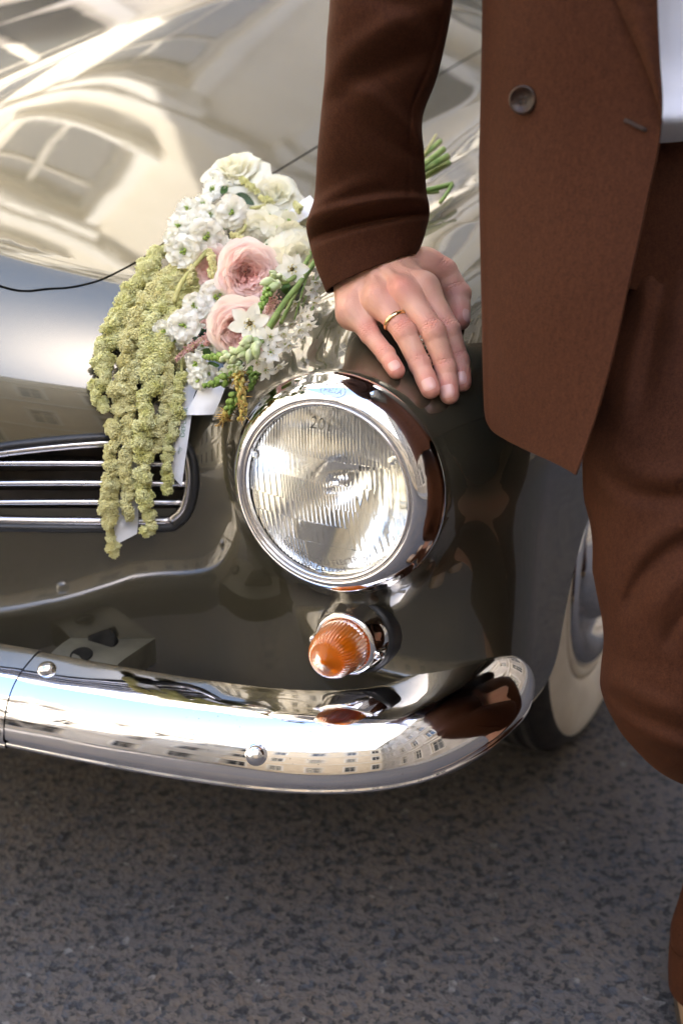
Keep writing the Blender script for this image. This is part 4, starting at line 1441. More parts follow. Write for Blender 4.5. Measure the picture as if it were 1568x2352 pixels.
# lapel lying over the panel
LO = catmull(np.array([(1375, -420), (1392, -150), (1402, -60), (1415, 0), (1440, 62), (1468, 125), (1492, 185), (1510, 243), (1520, 285)], float), 6)
RO = np.array([(np.interp(y, edg_y, edg_x) - 1, y) for y in LO[:, 1]])
Gl = np.zeros((len(LO), 9, 3))
for i in range(len(LO)):
    for j in range(9):
        f_ = j / 8
        x = LO[i, 0] + (RO[i, 0] - LO[i, 0]) * f_; y = LO[i, 1]
        Gl[i, j] = on_panel(x, y, .0035 + .0060 * math.sin(f_ * math.pi) * min(1, (len(LO) - 1 - i) / 12) + .001)
mb = MB(); mb.grid(Gl)
mb.grid(np.stack([Gl[:, 0], Gl[:, 0] + np.array([0.0005, .0035, 0])]))
mb.build('lapel', M['suit'], jacket)
# buttonhole
mb = MB()
bh = [on_panel(x, y, .0012) for x, y in ((1432, 275), (1444, 280), (1458, 288), (1472, 294), (1483, 300))]
mb.tube(bh, [.0005, .0008, .0008, .0009, .0016], 8)
mb.tube([p + np.array([.0004, 0, .0010]) for p in bh], .0005, 6); mb.tube([p + np.array([-.0004, -.0002, -.0010]) for p in bh], .0005, 6)
mb.build('buttonhole', M['thread'], jacket)
# horn button
bc = on_panel(1200, 229, .0035)
bn = nrm(np.array([-.42, -1.0, .12]))
mb = MB()
mb.lathe([(.0001, -.0022), (.0088, -.0022), (.0108, -.0004), (.0112, .0012), (.0106, .0026), (.0094, .0030), (.0084, .0020), (.0070, .0005), (.0040, -.0001), (.0001, -.0002)], bc, bn, 40)
btn = mb.build('button', M['button'], jacket)
bx_ = nrm(np.cross(bn, [0, 0, 1])); by_ = np.cross(bn, bx_)
for (i, j) in ((-1, -1), (1, -1), (-1, 1), (1, 1)):
    mb = MB(); mb.lathe([(.0001, .0003), (.0010, .0002), (.0012, -.0008)], bc + (bx_ * i + by_ * j) * .0017, bn, 10)
    mb.build('button_hole', M['lining'], btn)
# back, far side and shoulders of the jacket
Gt = []
for z, hw, hd, cy in ((.74, .185, .125, 1.265), (.90, .185, .125, 1.265), (1.02, .185, .12, 1.26), (1.15, .195, .12, 1.25), (1.28, .215, .125, 1.235), (1.36, .215, .115, 1.235), (1.42, .19, .09, 1.238), (1.455, .12, .07, 1.24), (1.465, .07, .06, 1.24)):
    row = []
    for q_ in np.linspace(math.radians(-40), math.radians(200), 40):
        row.append((.325 + hw * math.cos(q_), cy + hd * math.sin(q_), z))
    Gt.append(row)
Gt = catmull_grid(np.array(Gt), 3, 1)
mb = MB(); mb.grid(Gt); mb.build('jacket_back', M['suit'], jacket)
Gt = []
for z, x, y, r in ((1.42, .50, 1.235, .070), (1.30, .545, 1.24, .064), (1.13, .575, 1.24, .056), (1.0, .575, 1.215, .052), (.87, .57, 1.19, .046)):
    Gt.append([(x + r * math.cos(q_), y + r * math.sin(q_), z) for q_ in np.linspace(0, 2 * math.pi, 28, endpoint=False)])
mb = MB(); mb.grid(catmull_grid(np.array(Gt), 4, 1), wrap_v=True); mb.build('sleeve', M['suit'], jacket)

# ---- shirt front
ys_ = np.array([-700, -300, -60, 60, 150, 220, 270, 300, 330])
Gs = np.zeros((len(ys_), 7, 3))
for i, y in enumerate(ys_):
    for j, x in enumerate((1440, 1490, 1520, 1560, 1640, 1760, 1900)):
        yy2 = y - (x - 1520) * .10 * (1 if y > 200 else 0)
        Gs[i, j] = atY(x, yy2, 1.155 + .00000045 * (x - 1620) ** 2 - (.022 * math.exp(-((y - 265) / 45.0) ** 2)) + (.02 if y > 310 else 0))
Gs = catmull_grid(Gs, 8, 6)
for i in range(Gs.shape[0]):
    for j in range(Gs.shape[1]):
        Gs[i, j] += np.array([0, -1, 0]) * fold(Gs[i, j], 16.0, .006, 5.0)
mb = MB(); mb.grid(Gs); mb.build('shirt', M['shirt'], person)

# ---- trousers
trousers = empty('trousers', (0.36, 1.2, 0.5), person)
def ridge(p, seed):
    """long diagonal pull folds"""
    a = p[2] * .85 + p[0] * .55
    n = mnoise.noise(Vector((a * 13.0 + seed, (p[0] - p[2] * .6) * 3.5, p[1] * 5.0)))
    return .55 - 1.7 * abs(n)
PULLS = [  # crease lines of the bent leg: points, width, depth
    ([(1360, 1040), (1400, 1090), (1450, 1126), (1520, 1142), (1600, 1136), (1700, 1110)], 20, -.0075), ([(1375, 1010), (1430, 1070), (1500, 1095), (1600, 1088)], 26, .0050),
    ([(1640, 1215), (1568, 1250), (1515, 1284), (1479, 1322), (1450, 1372), (1440, 1420)], 20, -.0070), ([(1640, 1170), (1560, 1205), (1490, 1250), (1445, 1310)], 26, .0055),
    ([(1640, 1300), (1580, 1325), (1530, 1365), (1495, 1430)], 24, .0045), ([(1660, 1370), (1600, 1395), (1550, 1440), (1525, 1500)], 18, -.0050),
    ([(1380, 1575), (1420, 1610), (1470, 1640), (1568, 1682), (1660, 1712)], 15, -.0075), ([(1385, 1548), (1430, 1580), (1490, 1608), (1580, 1640)], 20, .0055),
    ([(1415, 1668), (1450, 1696), (1500, 1722), (1580, 1752)], 13, -.0060), ([(1400, 1640), (1450, 1668), (1510, 1695), (1600, 1722)], 15, .0045),
    ([(1352, 1200), (1375, 1290), (1392, 1400), (1400, 1500)], 30, .0030), ([(1500, 560), (1470, 700), (1440, 850), (1420, 960)], 26, .0060), ([(1560, 420), (1530, 620), (1500, 800), (1470, 960)], 24, -.0060)]
PULLS = [(catmull(np.array(a, float), 6), w_, d_) for a, w_, d_ in PULLS]
def pull_folds(x, y):
    o = 0.0
    for C_, w_, d_ in PULLS:
        a, b_ = C_[:-1], C_[1:]
        e = b_ - a; t = np.clip(((x - a[:, 0]) * e[:, 0] + (y - a[:, 1]) * e[:, 1]) / (e ** 2).sum(1), 0, 1)
        d2 = ((x - a[:, 0] - t * e[:, 0]) ** 2 + (y - a[:, 1] - t * e[:, 1]) ** 2)
        k = int(d2.argmin()); f_ = (k + t[k]) / len(a)
        o += d_ * math.exp(-d2[k] / (w_ * w_)) * min(1, 5 * f_ + .15) * min(1, 5 * (1 - f_) + .15)
    return o
def leg(stations, name, seed, wr, pulls=False):
    """stations: (left edge x, y, layout; Y depth of the axis; radius; tilt)"""
    nseg = 200 if pulls else 72
    S = catmull(np.array(stations, float), 16 if pulls else 10)
    Gq = np.zeros((len(S), nseg, 3))
    for i, s in enumerate(S):
        t = nrm(S[min(i + 1, len(S) - 1)][:3] - S[max(i - 1, 0)][:3])
        a = nrm(np.cross(t, [0, 1, 0.0])); b_ = np.cross(t, a)
        for j in range(nseg):
            q_ = 2 * math.pi * j / nseg
            p = s[:3] + a * s[3] * math.cos(q_) + b_ * s[3] * s[4] * math.sin(q_)
            e = nrm(p - s[:3])
            crease = 0.004 * math.exp(-((q_ - 3 * math.pi / 2) / .10) ** 2)
            p = p + e * (fold((p[0] + p[2] * .7, p[1], p[2]), 11.0, wr, seed) + fold(p, 26.0, wr * .25, seed + 4) + ridge(p, seed) * wr * .9 + crease * .3)
            if pulls:
                v_ = p - CAM; ax_ = v_ @ FWD; qx_, qy_ = 784 + FQ * v_[0] / ax_, 1176 - FQ * (v_ @ UPV) / ax_
                if p[1] < s[1] + .01: p = p - FWD * pull_folds(qx_, qy_)
            Gq[i, j] = p
    mb = MB(); mb.grid(Gq, wrap_v=True)
    lst = Gq[-1]; c = lst.mean(0)
    mb.grid(np.stack([lst, c + (lst - c) * .97 , c + (lst - c) * .94 + np.array([0, 0, .02])]), wrap_v=True)
    return mb.build(name, M['suit'], trousers)
def legpt(xl, y, Y, r, k=.95):
    """axis point of a leg whose left outline is seen at (xl, y)"""
    p = atY(xl, y, Y)
    return (p[0] + r, Y, p[2], r, k)
leg([legpt(1455, 280, 1.285, .100), legpt(1420, 520, 1.265, .102), legpt(1375, 800, 1.21, .098), legpt(1345, 1000, 1.165, .092), legpt(1352, 1150, 1.145, .088), legpt(1368, 1330, 1.125, .083), legpt(1384, 1460, 1.11, .079), legpt(1392, 1550, 1.105, .077),
     (atY(1440, 1620, 1.115)[0] + .074, 1.13, .475, .074, .95), (.395, 1.18, .405, .068, .95), (.45, 1.23, .30, .066, .95), (.475, 1.26, .16, .070, .95), (.49, 1.275, .075, .072, .95)], 'trouser_leg', 1.7, .006, True)
leg([(.43, 1.26, .98, .10, .95), (.44, 1.25, .75, .095, .95), (.447, 1.23, .5, .078, .95), (.450, 1.23, .3, .066, .95)] + [legpt(1556, 2110, 1.225, .062), legpt(1548, 2170, 1.22, .064), legpt(1541, 2262, 1.215, .066)], 'trouser_leg', 6.1, .004)
# waist
Gt = []
for z, hw, hd in ((.86, .150, .085), (.95, .150, .085), (1.02, .150, .085)):
    Gt.append([(.325 + hw * math.cos(q_), 1.25 + hd * math.sin(q_), z) for q_ in np.linspace(0, 2 * math.pi, 48, endpoint=False)])
mb = MB(); mb.grid(catmull_grid(np.array(Gt), 4, 1), wrap_v=True); mb.build('waistband', M['suit'], trousers)

# ---- shoes
def shoe(toe, heel, name='shoe'):
    toe = np.array(toe, float); heel = np.array(heel, float)
    ax = nrm(toe - heel); Ln = np.linalg.norm(toe - heel); sd = np.array([-ax[1], ax[0], 0])
    prof = [(0.0, .026, .060), (.06, .034, .075), (.22, .036, .085), (.42, .036, .080), (.60, .043, .058), (.78, .046, .046), (.92, .038, .038), (1.0, .012, .028)]
    S = catmull(np.array(prof), 5)
    Gq = np.zeros((len(S), 20, 3))
    for i, (t, w_, h_) in enumerate(S):
        for j in range(20):
            q_ = math.pi * j / 19
            Gq[i, j] = heel + ax * Ln * t + sd * w_ * math.cos(q_) + np.array([0, 0, .022 + h_ * math.sin(q_) ** .7])
    o = MB(); o.grid(Gq)
    o.add([Gq[0, j] for j in range(20)], [tuple(range(20))])
    sh = o.build(name, M['shoe'], person)
    o = MB()
    top = np.stack([np.stack([Gq[:, 0], Gq[:, -1]], 1)[:, k] for k in (0, 1)])
    lo = top.copy(); lo[..., 2] = .004; up_ = top.copy(); up_[..., 2] = .024
    o.grid(up_); o.grid(lo[::-1]); o.grid(np.stack([up_[0], lo[0]])); o.grid(np.stack([lo[1], up_[1]]))
    o.build('sole', M['sole'], sh)
shoe((.393, 1.01, 0), (.420, 1.28, 0))
shoe((.56, 1.08, 0), (.50, 1.33, 0))
# hair
mb = MB()
Gh = []
for el in np.linspace(math.radians(88), math.radians(-18), 14):
    row = []
    for q_ in np.linspace(0, 2 * math.pi, 36, endpoint=False):
        frontness = max(0, -math.sin(q_))
        e2 = max(el, math.radians(38) * frontness ** 1.5 + math.radians(-18) * (1 - frontness))
        r = .101 + .006 * mnoise.noise(Vector((q_ * 3, e2 * 6, 0)))
        row.append((.322 + r * math.cos(e2) * math.cos(q_), 1.222 + 1.02 * r * math.cos(e2) * math.sin(q_), 1.645 + r * math.sin(e2)))
    Gh.append(row)
mb.grid(np.array(Gh), wrap_v=True)
mb.build('hair', M['hair'], person)
# ------------------------------------------------------------------ the bouquet
def petal_mat(name, c1, c2, scale=40.0, transl=0.28, rough=0.6, attr=None, tcol=None):
    m = mat(name, c1, rough, 0.0, specular_ior_level=0.25)
    nt, b = nodes(m)
    out = nt.nodes['Material Output']
    tc = N(nt, 'ShaderNodeTexCoord')
    r = N(nt, 'ShaderNodeValToRGB')
    r.color_ramp.elements[0].color = (*c1, 1); r.color_ramp.elements[1].color = (*c2, 1)
    if attr:
        a = N(nt, 'ShaderNodeAttribute', _attribute_name=attr)
        nt.links.new(a.outputs['Fac'], r.inputs['Fac'])
        r.color_ramp.elements[0].position = 0.05; r.color_ramp.elements[1].position = 0.95
    else:
        t = N(nt, 'ShaderNodeTexNoise', Scale=scale, Detail=3.0)
        nt.links.new(tc.outputs['Object'], t.inputs['Vector']); nt.links.new(t.outputs['Fac'], r.inputs['Fac'])
        r.color_ramp.elements[0].position = 0.35; r.color_ramp.elements[1].position = 0.65
    nt.links.new(r.outputs[0], b.inputs['Base Color'])
    tr = N(nt, 'ShaderNodeBsdfTranslucent'); nt.links.new(r.outputs[0], tr.inputs['Color'])
    mx = N(nt, 'ShaderNodeMixShader'); mx.inputs[0].default_value = transl
    nt.links.new(b.outputs[0], mx.inputs[1]); nt.links.new(tr.outputs[0], mx.inputs[2]); nt.links.new(mx.outputs[0], out.inputs['Surface'])
    v = N(nt, 'ShaderNodeTexNoise', Scale=350.0, Detail=2.0); nt.links.new(tc.outputs['Object'], v.inputs['Vector'])
    bp = N(nt, 'ShaderNodeBump', Strength=0.12, Distance=0.0006); nt.links.new(v.outputs['Fac'], bp.inputs['Height']); nt.links.new(bp.outputs['Normal'], b.inputs['Normal'])
    return m
M['petal_white'] = petal_mat('white_petal', (0.88, 0.87, 0.77), (0.93, 0.925, 0.86), 60, 0.36)
M['petal_cream'] = petal_mat('cream_petal', (0.88, 0.855, 0.66), (0.93, 0.915, 0.80), 45, 0.38)
M['petal_pink'] = petal_mat('pink_petal', (0.98, 0.63, 0.565), (0.97, 0.865, 0.81), attr='tone', transl=0.45)
M['leaf'] = petal_mat('green_leaf', (0.05, 0.11, 0.025), (0.10, 0.19, 0.045), 90, 0.2, 0.45)
M['leaf_dark'] = petal_mat('dark_leaf', (0.03, 0.06, 0.03), (0.06, 0.10, 0.055), 60, 0.15, 0.45)
M['bud'] = petal_mat('green_bud', (0.13, 0.24, 0.035), (0.27, 0.38, 0.09), 160, 0.15, 0.45)
M['bud_pale'] = petal_mat('pale_bud', (0.45, 0.55, 0.24), (0.66, 0.69, 0.45), 130, 0.2, 0.45)
M['bud_yellow'] = petal_mat('yellow_bud', (0.50, 0.36, 0.07), (0.66, 0.58, 0.20), 150, 0.2, 0.5)
M['husk'] = petal_mat('dry_husk', (0.45, 0.25, 0.06), (0.58, 0.38, 0.13), 200, 0.2, 0.6)
M['stem'] = petal_mat('green_stem', (0.16, 0.26, 0.06), (0.30, 0.38, 0.12), 50, 0.1, 0.45)
M['stem_pale'] = petal_mat('pale_stem', (0.42, 0.40, 0.14), (0.55, 0.52, 0.22), 50, 0.1, 0.5)
M['eye'] = petal_mat('green_flower_eye', (0.22, 0.36, 0.05), (0.42, 0.52, 0.13), 200, 0.1, 0.5)
M['stamen'] = petal_mat('yellow_stamen', (0.62, 0.52, 0.22), (0.76, 0.70, 0.45), 200, 0.1, 0.5)
M['dark_eye'] = mat('brown_flower_eye', (0.13, 0.09, 0.02), 0.5)
M['amaranth'] = petal_mat('amaranth_green', (0.56, 0.545, 0.19), (0.78, 0.765, 0.42), 75, 0.2, 0.75)
M['amaranth_tan'] = petal_mat('amaranth_tan', (0.61, 0.555, 0.235), (0.78, 0.75, 0.41), 85, 0.2, 0.75)
M['astilbe'] = petal_mat('pink_astilbe', (0.50, 0.24, 0.20), (0.72, 0.48, 0.42), 140, 0.12, 0.7)
M['ribbon'] = mat('white_grosgrain', (0.76, 0.77, 0.80), 0.55, 0.0, sheen_weight=0.2)
nt, b = nodes(M['ribbon'])
at = N(nt, 'ShaderNodeAttribute', _attribute_name='along')
sn = N(nt, 'ShaderNodeMath', _operation='SINE'); nt.links.new(at.outputs['Fac'], sn.inputs[0])
bp = N(nt, 'ShaderNodeBump', Strength=0.5, Distance=0.0004); nt.links.new(sn.outputs[0], bp.inputs['Height']); nt.links.new(bp.outputs['Normal'], b.inputs['Normal'])
M['ribbon_ink'] = mat('green_print', (0.16, 0.30, 0.20), 0.7)

def lift(qx, qy, off):
    """Point on the line of sight where the car body is 'off' metres away."""
    d = ray(qx, qy)
    ts = np.arange(1.0, 3.5, 0.008)
    v = body_f(*w2c(CAM + ts[:, None] * d).T) - off
    i = np.nonzero(v < 0)[0]
    a, b_ = ts[i[0] - 1], ts[i[0]]
    va, vb = v[i[0] - 1], v[i[0]]
    return CAM + d * (a + (b_ - a) * va / (va - vb))

bouquet = empty('bouquet', tuple(lift(560, 640, 0.0)))
tag(bouquet, 'bouquet of white and pink flowers with hanging green amaranth on the bonnet', 'bouquet')

def frame(axis, roll=0.0):
    z = nrm(axis)
    x = np.cross([0.2, 0.1, 1.0], z); x = nrm(x)
    y = np.cross(z, x)
    c, s = math.cos(roll), math.sin(roll)
    return x * c + y * s, y * c - x * s, z

def fancy(o, vals, name='tone'):
    at_ = o.data.attributes.new(name, 'FLOAT', 'POINT'); at_.data.foreach_set('value', np.asarray(vals, np.float32))

BR = np.random.default_rng(21)
def U(a, b): return float(BR.uniform(a, b))

# ---- roses: every petal a sheet of its own
def rose(name, qx, qy, off, rad, axis, m, layers, wild=1.0, tones=(0.0, 1.0), label=None):
    c = lift(qx, qy, off)
    X, Y, Z = frame(axis, U(0, 6))
    root = empty(name, tuple(c), bouquet)
    if label: root['label'] = label
    k = 0
    for li, (r, n, h, open_, z0) in enumerate(layers):
        for i in range(n):
            a0 = 2 * math.pi * (i / n) + li * 1.13 + U(-.18, .18)
            span = 2 * math.pi / n * U(1.25, 1.65)
            hh = h * U(.88, 1.12); ro = r * U(.93, 1.07)
            ph1, ph2 = U(0, 6), U(0, 6)
            nu_, nv_ = 13, 9
            G = np.zeros((nv_, nu_, 3)); T_ = np.zeros((nv_, nu_))
            for vi in range(nv_):
                v = vi / (nv_ - 1)
                for ui in range(nu_):
                    u = 2 * ui / (nu_ - 1) - 1
                    top = 1 - .20 * abs(u) ** 3
                    vv = v * top
                    ang = a0 + u * span / 2 * (.55 + .45 * min(1, v * 1.6))
                    rr = ro * (.42 + .58 * math.sin(min(1, vv * 1.15) * math.pi / 2)) + open_ * rad * max(0, vv - .45) ** 1.5
                    rr += wild * rad * (.020 * math.sin(ang * 7 + ph1) * vv + .030 * math.sin(u * 4.2 + ph2) * vv ** 2)
                    rr *= 1 + .03 * wild * math.sin(ang * 3 + ph2)
                    zz = z0 * rad + hh * rad * (math.sin(vv * math.pi / 2) if open_ < .5 else math.sin(vv * math.pi * .5) * (1 - .25 * vv)) - open_ * rad * .55 * max(0, vv - .62) ** 1.4
                    zz += wild * rad * .03 * math.sin(u * 5 + ph1) * vv ** 2
                    G[vi, ui] = c + X * rr * rad / rad * math.cos(ang) + Y * rr * math.sin(ang) + Z * zz
                    T_[vi, ui] = tones[0] + (tones[1] - tones[0]) * np.clip(.15 + .75 * (r / rad) * .8 + .45 * (vv - .6), 0, 1)
            mb = MB(); mb.grid(G)
            o = mb.build('petal', m, root)
            fancy(o, T_.ravel())
            k += 1
    return root
def english(rad):
    # (radius, count, height, opening, base) from the heart outwards
    L = []
    for i, f in enumerate(np.linspace(.07, .84, 13)):
        L.append((rad * f, 4 + (i > 3) + (i > 8), (.34 + .30 * math.sin(f * 2.6)), .04 + .14 * f, -.05 + .004 * i))
    L += [(rad * .92, 5, .58, .20, -.22), (rad * 1.0, 5, .50, .34, -.30), (rad * 1.05, 5, .38, .48, -.34)]
    return L
VIEW = nrm(-ray(560, 640))
rose('pink_rose', 566, 628, .058, .0285, VIEW + np.array([.18, 0, -.12]), M['petal_pink'], english(.0285), label='largest open pale pink garden rose', wild=2.0)
rose('pink_rose', 556, 752, .050, .0275, VIEW + np.array([.05, 0, -.38]), M['petal_pink'], english(.0275), label='pale pink garden rose below the largest one', wild=2.0)
rose('pink_rose', 496, 622, .030, .0225, VIEW + np.array([-.7, 0, .0]), M['petal_pink'], english(.0225), label='half hidden pink rose at the left of the largest one', wild=2.0)
def loose(rad):
    return [(rad * .22, 3, .62, .05, -.02), (rad * .40, 4, .66, .12, -.06), (rad * .60, 4, .66, .28, -.12), (rad * .80, 5, .60, .50, -.18), (rad * .98, 5, .48, .85, -.24)]
rose('white_rose', 541, 402, .052, .030, nrm(np.array([-.15, -.35, .95])), M['petal_cream'], loose(.030), 1.8, label='white rose at the very top of the bouquet')
rose('white_rose', 628, 462, .046, .030, nrm(np.array([.15, -.55, .8])), M['petal_cream'], loose(.030), 1.8, label='white rose beside the sleeve')
rose('white_rose', 596, 540, .040, .021, VIEW + np.array([-.2, 0, -.4]), M['petal_cream'], loose(.021), 2.0, label='small cream bloom above the pink rose')

# ---- florets
def petal_sheet(mb, c, X, Y, Z, ang, ln, wd, cup, base=.12, ruffle=.0, tip=2.0, lift0=0.0, nu_=5, nv_=7):
    G = np.zeros((nv_, nu_, 3))
    e = X * math.cos(ang) + Y * math.sin(ang); s = np.cross(Z, e)
    p1, p2 = U(0, 6), U(0, 6)
    for vi in range(nv_):
        v = vi / (nv_ - 1)
        w_ = wd * (base + (1 - base) * math.sin(min(1, v * 1.02) * math.pi * (.62 if tip >= 2 else .80)) ** .9)
        if tip < 2: w_ = wd * (base * (1 - v) + math.sin(max(.0, min(1, v)) * math.pi) ** .75 * (1 - .25 * v)) + .0002
        if v > .82 and tip >= 2: w_ *= math.sqrt(max(.04, 1 - ((v - .82) / .19) ** 2))
        for ui in range(nu_):
            u = 2 * ui / (nu_ - 1) - 1
            z = cup * ln * math.sin(v * math.pi * .55) - cup * ln * .55 * max(0, v - .55) + .16 * wd * u * u + lift0
            z += ruffle * ln * (math.sin(u * 3.1 + p1) * v ** 2 + .6 * math.sin(v * 7 + p2) * v)
            G[vi, ui] = c + e * ln * v + s * w_ * u + Z * z
    mb.grid(G)

def stock(qx, qy, off, r, axis):
    c = lift(qx, qy, off)
    X, Y, Z = frame(axis, U(0, 6))
    mb = MB()
    for n, f, cup in ((6, 1.0, .16), (6, .84, .40), (5, .58, .72)):
        for i in range(n):
            petal_sheet(mb, c + Z * (.10 * r * (1 - f)), X, Y, Z, 2 * math.pi * i / n + U(-.3, .3) + f * 3, r * f * U(.9, 1.12), r * .46 * f * U(.9, 1.15), cup * U(.7, 1.2), ruffle=.20)
    o = mb.build('stock_floret', M['petal_white'], bouquet)
    mb = MB()
    for i in range(6):
        a = U(0, 6.3); d = U(.0, .22) * r
        p = c + X * d * math.cos(a) + Y * d * math.sin(a)
        q_ = p + Z * r * U(.35, .62) + X * U(-.1, .1) * r
        mb.tube([p, (p + q_) / 2 + X * U(-.05, .05) * r, q_], [r * .07, r * .08, r * .02], 6)
    mb.build('floret_heart', M['eye'], o)
    return o
KQ = .3906
def zq(x, y): return 183.75 + x * KQ, 343 + y * KQ
for (x, y, r, off, tilt) in ((610, 590, 88, .050, (-.3, 0, -.2)), (745, 508, 92, .056, (.1, 0, -.2)), (640, 352, 62, .036, (-.5, .2, .2)), (893, 372, 92, .060, (0, 0, .0)), (785, 245, 66, .050, (-.4, .2, .5)), (735, 320, 62, .044, (-.6, 0, .2)),
                             (590, 455, 74, .036, (-.7, 0, .3)), (690, 425, 70, .048, (-.1, 0, .3)), (845, 565, 56, .046, (.3, 0, -.3)), (760, 385, 62, .046, (0, 0, 0)), (870, 230, 52, .050, (.2, 0, .1)), (560, 520, 60, .034, (-.7, 0, 0)),
                             (612, 1035, 82, .052, (-.1, 0, -.1)), (672, 925, 64, .046, (.1, 0, .1)), (505, 1065, 62, .040, (-.6, 0, -.2)), (805, 872, 92, .044, (.1, 0, .0)), (690, 1250, 66, .042, (-.5, 0, -.4)), (705, 1350, 60, .040, (-.5, 0, -.3)), (765, 990, 56, .036, (0, 0, -.2)),
                             (820, 1130, 58, .044, (0, 0, -.3)), (760, 1315, 46, .038, (0, 0, -.3)), (880, 1300, 50, .036, (.2, 0, -.4)), (565, 1120, 46, .036, (-.3, 0, -.4)), (720, 1160, 46, .03, (0, 0, 0)), (800, 180, 60, .050, (-.6, .1, .3))):
    q_ = zq(x, y)
    stock(q_[0], q_[1], off, r * KQ / 2150.0 * 1.16, VIEW + np.array(tilt, float))
def hydrangea(qx, qy, off, r, axis):
    c = lift(qx, qy, off); X, Y, Z = frame(axis, U(0, 6))
    mb = MB()
    for i in range(4):
        petal_sheet(mb, c, X, Y, Z, math.pi / 2 * i + U(-.15, .15), r * U(.9, 1.1), r * .62, .12, ruffle=.05)
    o = mb.build('hydrangea_floret', M['petal_cream'], bouquet)
    mb = MB(); mb.lathe([(.0016, -.001), (.0018, .001), (.001, .0022), (.0001, .0025)], c, Z, 8); mb.build('floret_heart', M['eye'], o)
for i in range(60):
    a = U(0, 6.3); d = math.sqrt(U(0, 1))
    x, y = (1245 + 115 * d * math.cos(a), 590 + 95 * d * math.sin(a)) if i % 2 else (1150 + 170 * d * math.cos(a), 440 + 120 * d * math.sin(a))
    if x > 1370: continue
    q_ = zq(x, y)
    hydrangea(q_[0], q_[1], .036 + .018 * (1 - d * d), U(.0095, .0135), VIEW + np.array([math.cos(a) * d * .8, 0, -math.sin(a) * d * .8]))

# six-pointed star flowers
def star(qx, qy, off, r, axis, big=False, droop=.0):
    c = lift(qx, qy, off); X, Y, Z = frame(axis, U(0, 6))
    mb = MB()
    for i in range(6):
        petal_sheet(mb, c + Z * (.0006 if i % 2 else 0), X, Y, Z, math.pi / 3 * i + U(-.1, .1), r * U(.92, 1.08), r * (.34 if big else .26), (.16 if big else U(.1, .5)) - droop, tip=1.0, base=.10, ruffle=.04)
    o = mb.build('star_flower', M['petal_white'], bouquet)
    mb = MB()
    for i in range(6):
        a = math.pi / 3 * i + .5
        p = c + (X * math.cos(a) + Y * math.sin(a)) * r * .10
        q_ = c + (X * math.cos(a) + Y * math.sin(a)) * r * .26 + Z * r * .34
        mb.tube([p, (p + q_) / 2 + Z * r * .03, q_ * .9 + p * .1, q_ + (X * math.sin(a) - Y * math.cos(a)) * r * .08], [r * .045, r * .03, r * .05, r * .02], 6)
    mb.build('stamens', M['stamen'], o)
    mb = MB(); mb.lathe([(r * .11, 0), (r * .12, r * .08), (r * .07, r * .17), (.00005, r * .2)], c, Z, 10); mb.build('flower_eye', M['dark_eye'] if big else M['eye'], o)
for (x, y, r, off, big) in ((1000, 1022, 98, .074, True), (1245, 705, 88, .062, True), (1118, 1100, 62, .052, False), (1122, 1192, 58, .048, False)):
    q_ = zq(x, y); star(q_[0], q_[1], off, r * KQ / 2150 * 1.1, VIEW + np.array([U(-.1, .1), 0, U(-.2, .0)]), big)
for (x, y) in ((1180, 955), (1290, 975), (1345, 1030), (1370, 905), (1255, 1080), (1205, 1140), (1325, 985), (1085, 1292), (1165, 1270), (1385, 780), (1355, 830), (1400, 700), (1230, 1020), (1285, 1050), (1150, 1050), (1040, 1250), (985, 1260), (1260, 900), (1395, 870), (1100, 1230), (1190, 1085), (1310, 1060), (920, 1280), (865, 1330), (1230, 1150), (1000, 1310)):
    q_ = zq(x + U(-8, 8), y + U(-8, 8))
    if q_[0] > 738: continue
    star(q_[0], q_[1], U(.022, .046), U(44, 60) * KQ / 2150, VIEW * .6 + np.array([U(-.2, .8), U(-.4, .2), U(-.9, .1)]), False, U(-.1, .2))

# ---- bud spikes
def bud_shape(mb, p, axis, ln, wd, seg=7):
    ax = nrm(axis)
    prof = [(wd * .35, 0), (wd * .85, ln * .18), (wd, ln * .40), (wd * .78, ln * .66), (wd * .40, ln * .88), (wd * .03, ln)]
    mb.lathe(prof, p, ax, seg)
def spike(name, pts, n, r0, r1, ln, wd, mats, husk=0):
    """pts: layout x, y, lift from the stalk end to the tip"""
    P_ = catmull(np.array([lift(*p) for p in pts]), 10)
    root = empty(name, tuple(P_[0]), bouquet)
    L_ = np.concatenate([[0], np.cumsum(np.linalg.norm(np.diff(P_, axis=0), axis=1))])
    mb = MB(); mb.tube(P_, np.linspace(.0016, .0008, len(P_)), 7); mb.build('stalk', M['stem'], root)
    for i in range(n):
        t = (i + .5) / n
        s = L_[-1] * t
        p = np.array([np.interp(s, L_, P_[:, k]) for k in range(3)])
        p2 = np.array([np.interp(min(L_[-1], s + .004), L_, P_[:, k]) for k in range(3)])
        tg = nrm(p2 - p) if t < .97 else nrm(P_[-1] - P_[-3])
        X, Y, Z = frame(tg)
        a = i * 2.39996
        e = X * math.cos(a) + Y * math.sin(a)
        rr = r0 + (r1 - r0) * t
        mb = MB()
        k = (1.0 - .45 * t)
        bud_shape(mb, p + e * rr * .45, tg * (.75 + .9 * t) + e * (.75 * (1 - t) + .08), ln * k * U(.9, 1.1), wd * k * U(.9, 1.1))
        m = mats[0] if t < .45 else mats[-1]
        o = mb.build('bud', m, root)
    if husk:
        mb = MB()
        for i in range(husk):
            t = U(.35, 1.0); s = L_[-1] * t
            p = np.array([np.interp(s, L_, P_[:, k]) for k in range(3)])
            e = nrm(BR.normal(size=3) + nrm(P_[-1] - P_[0]) * .8)
            q1 = p + e * (r0 * .8); q2 = q1 + e * U(.003, .007) + BR.normal(size=3) * .0012
            mb.tube([q1, (q1 + q2) / 2 + BR.normal(size=3) * .0008, q2], [.0006, .0005, .0002], 4)
        mb.build('dry_husk', M['husk'], root)
    return root
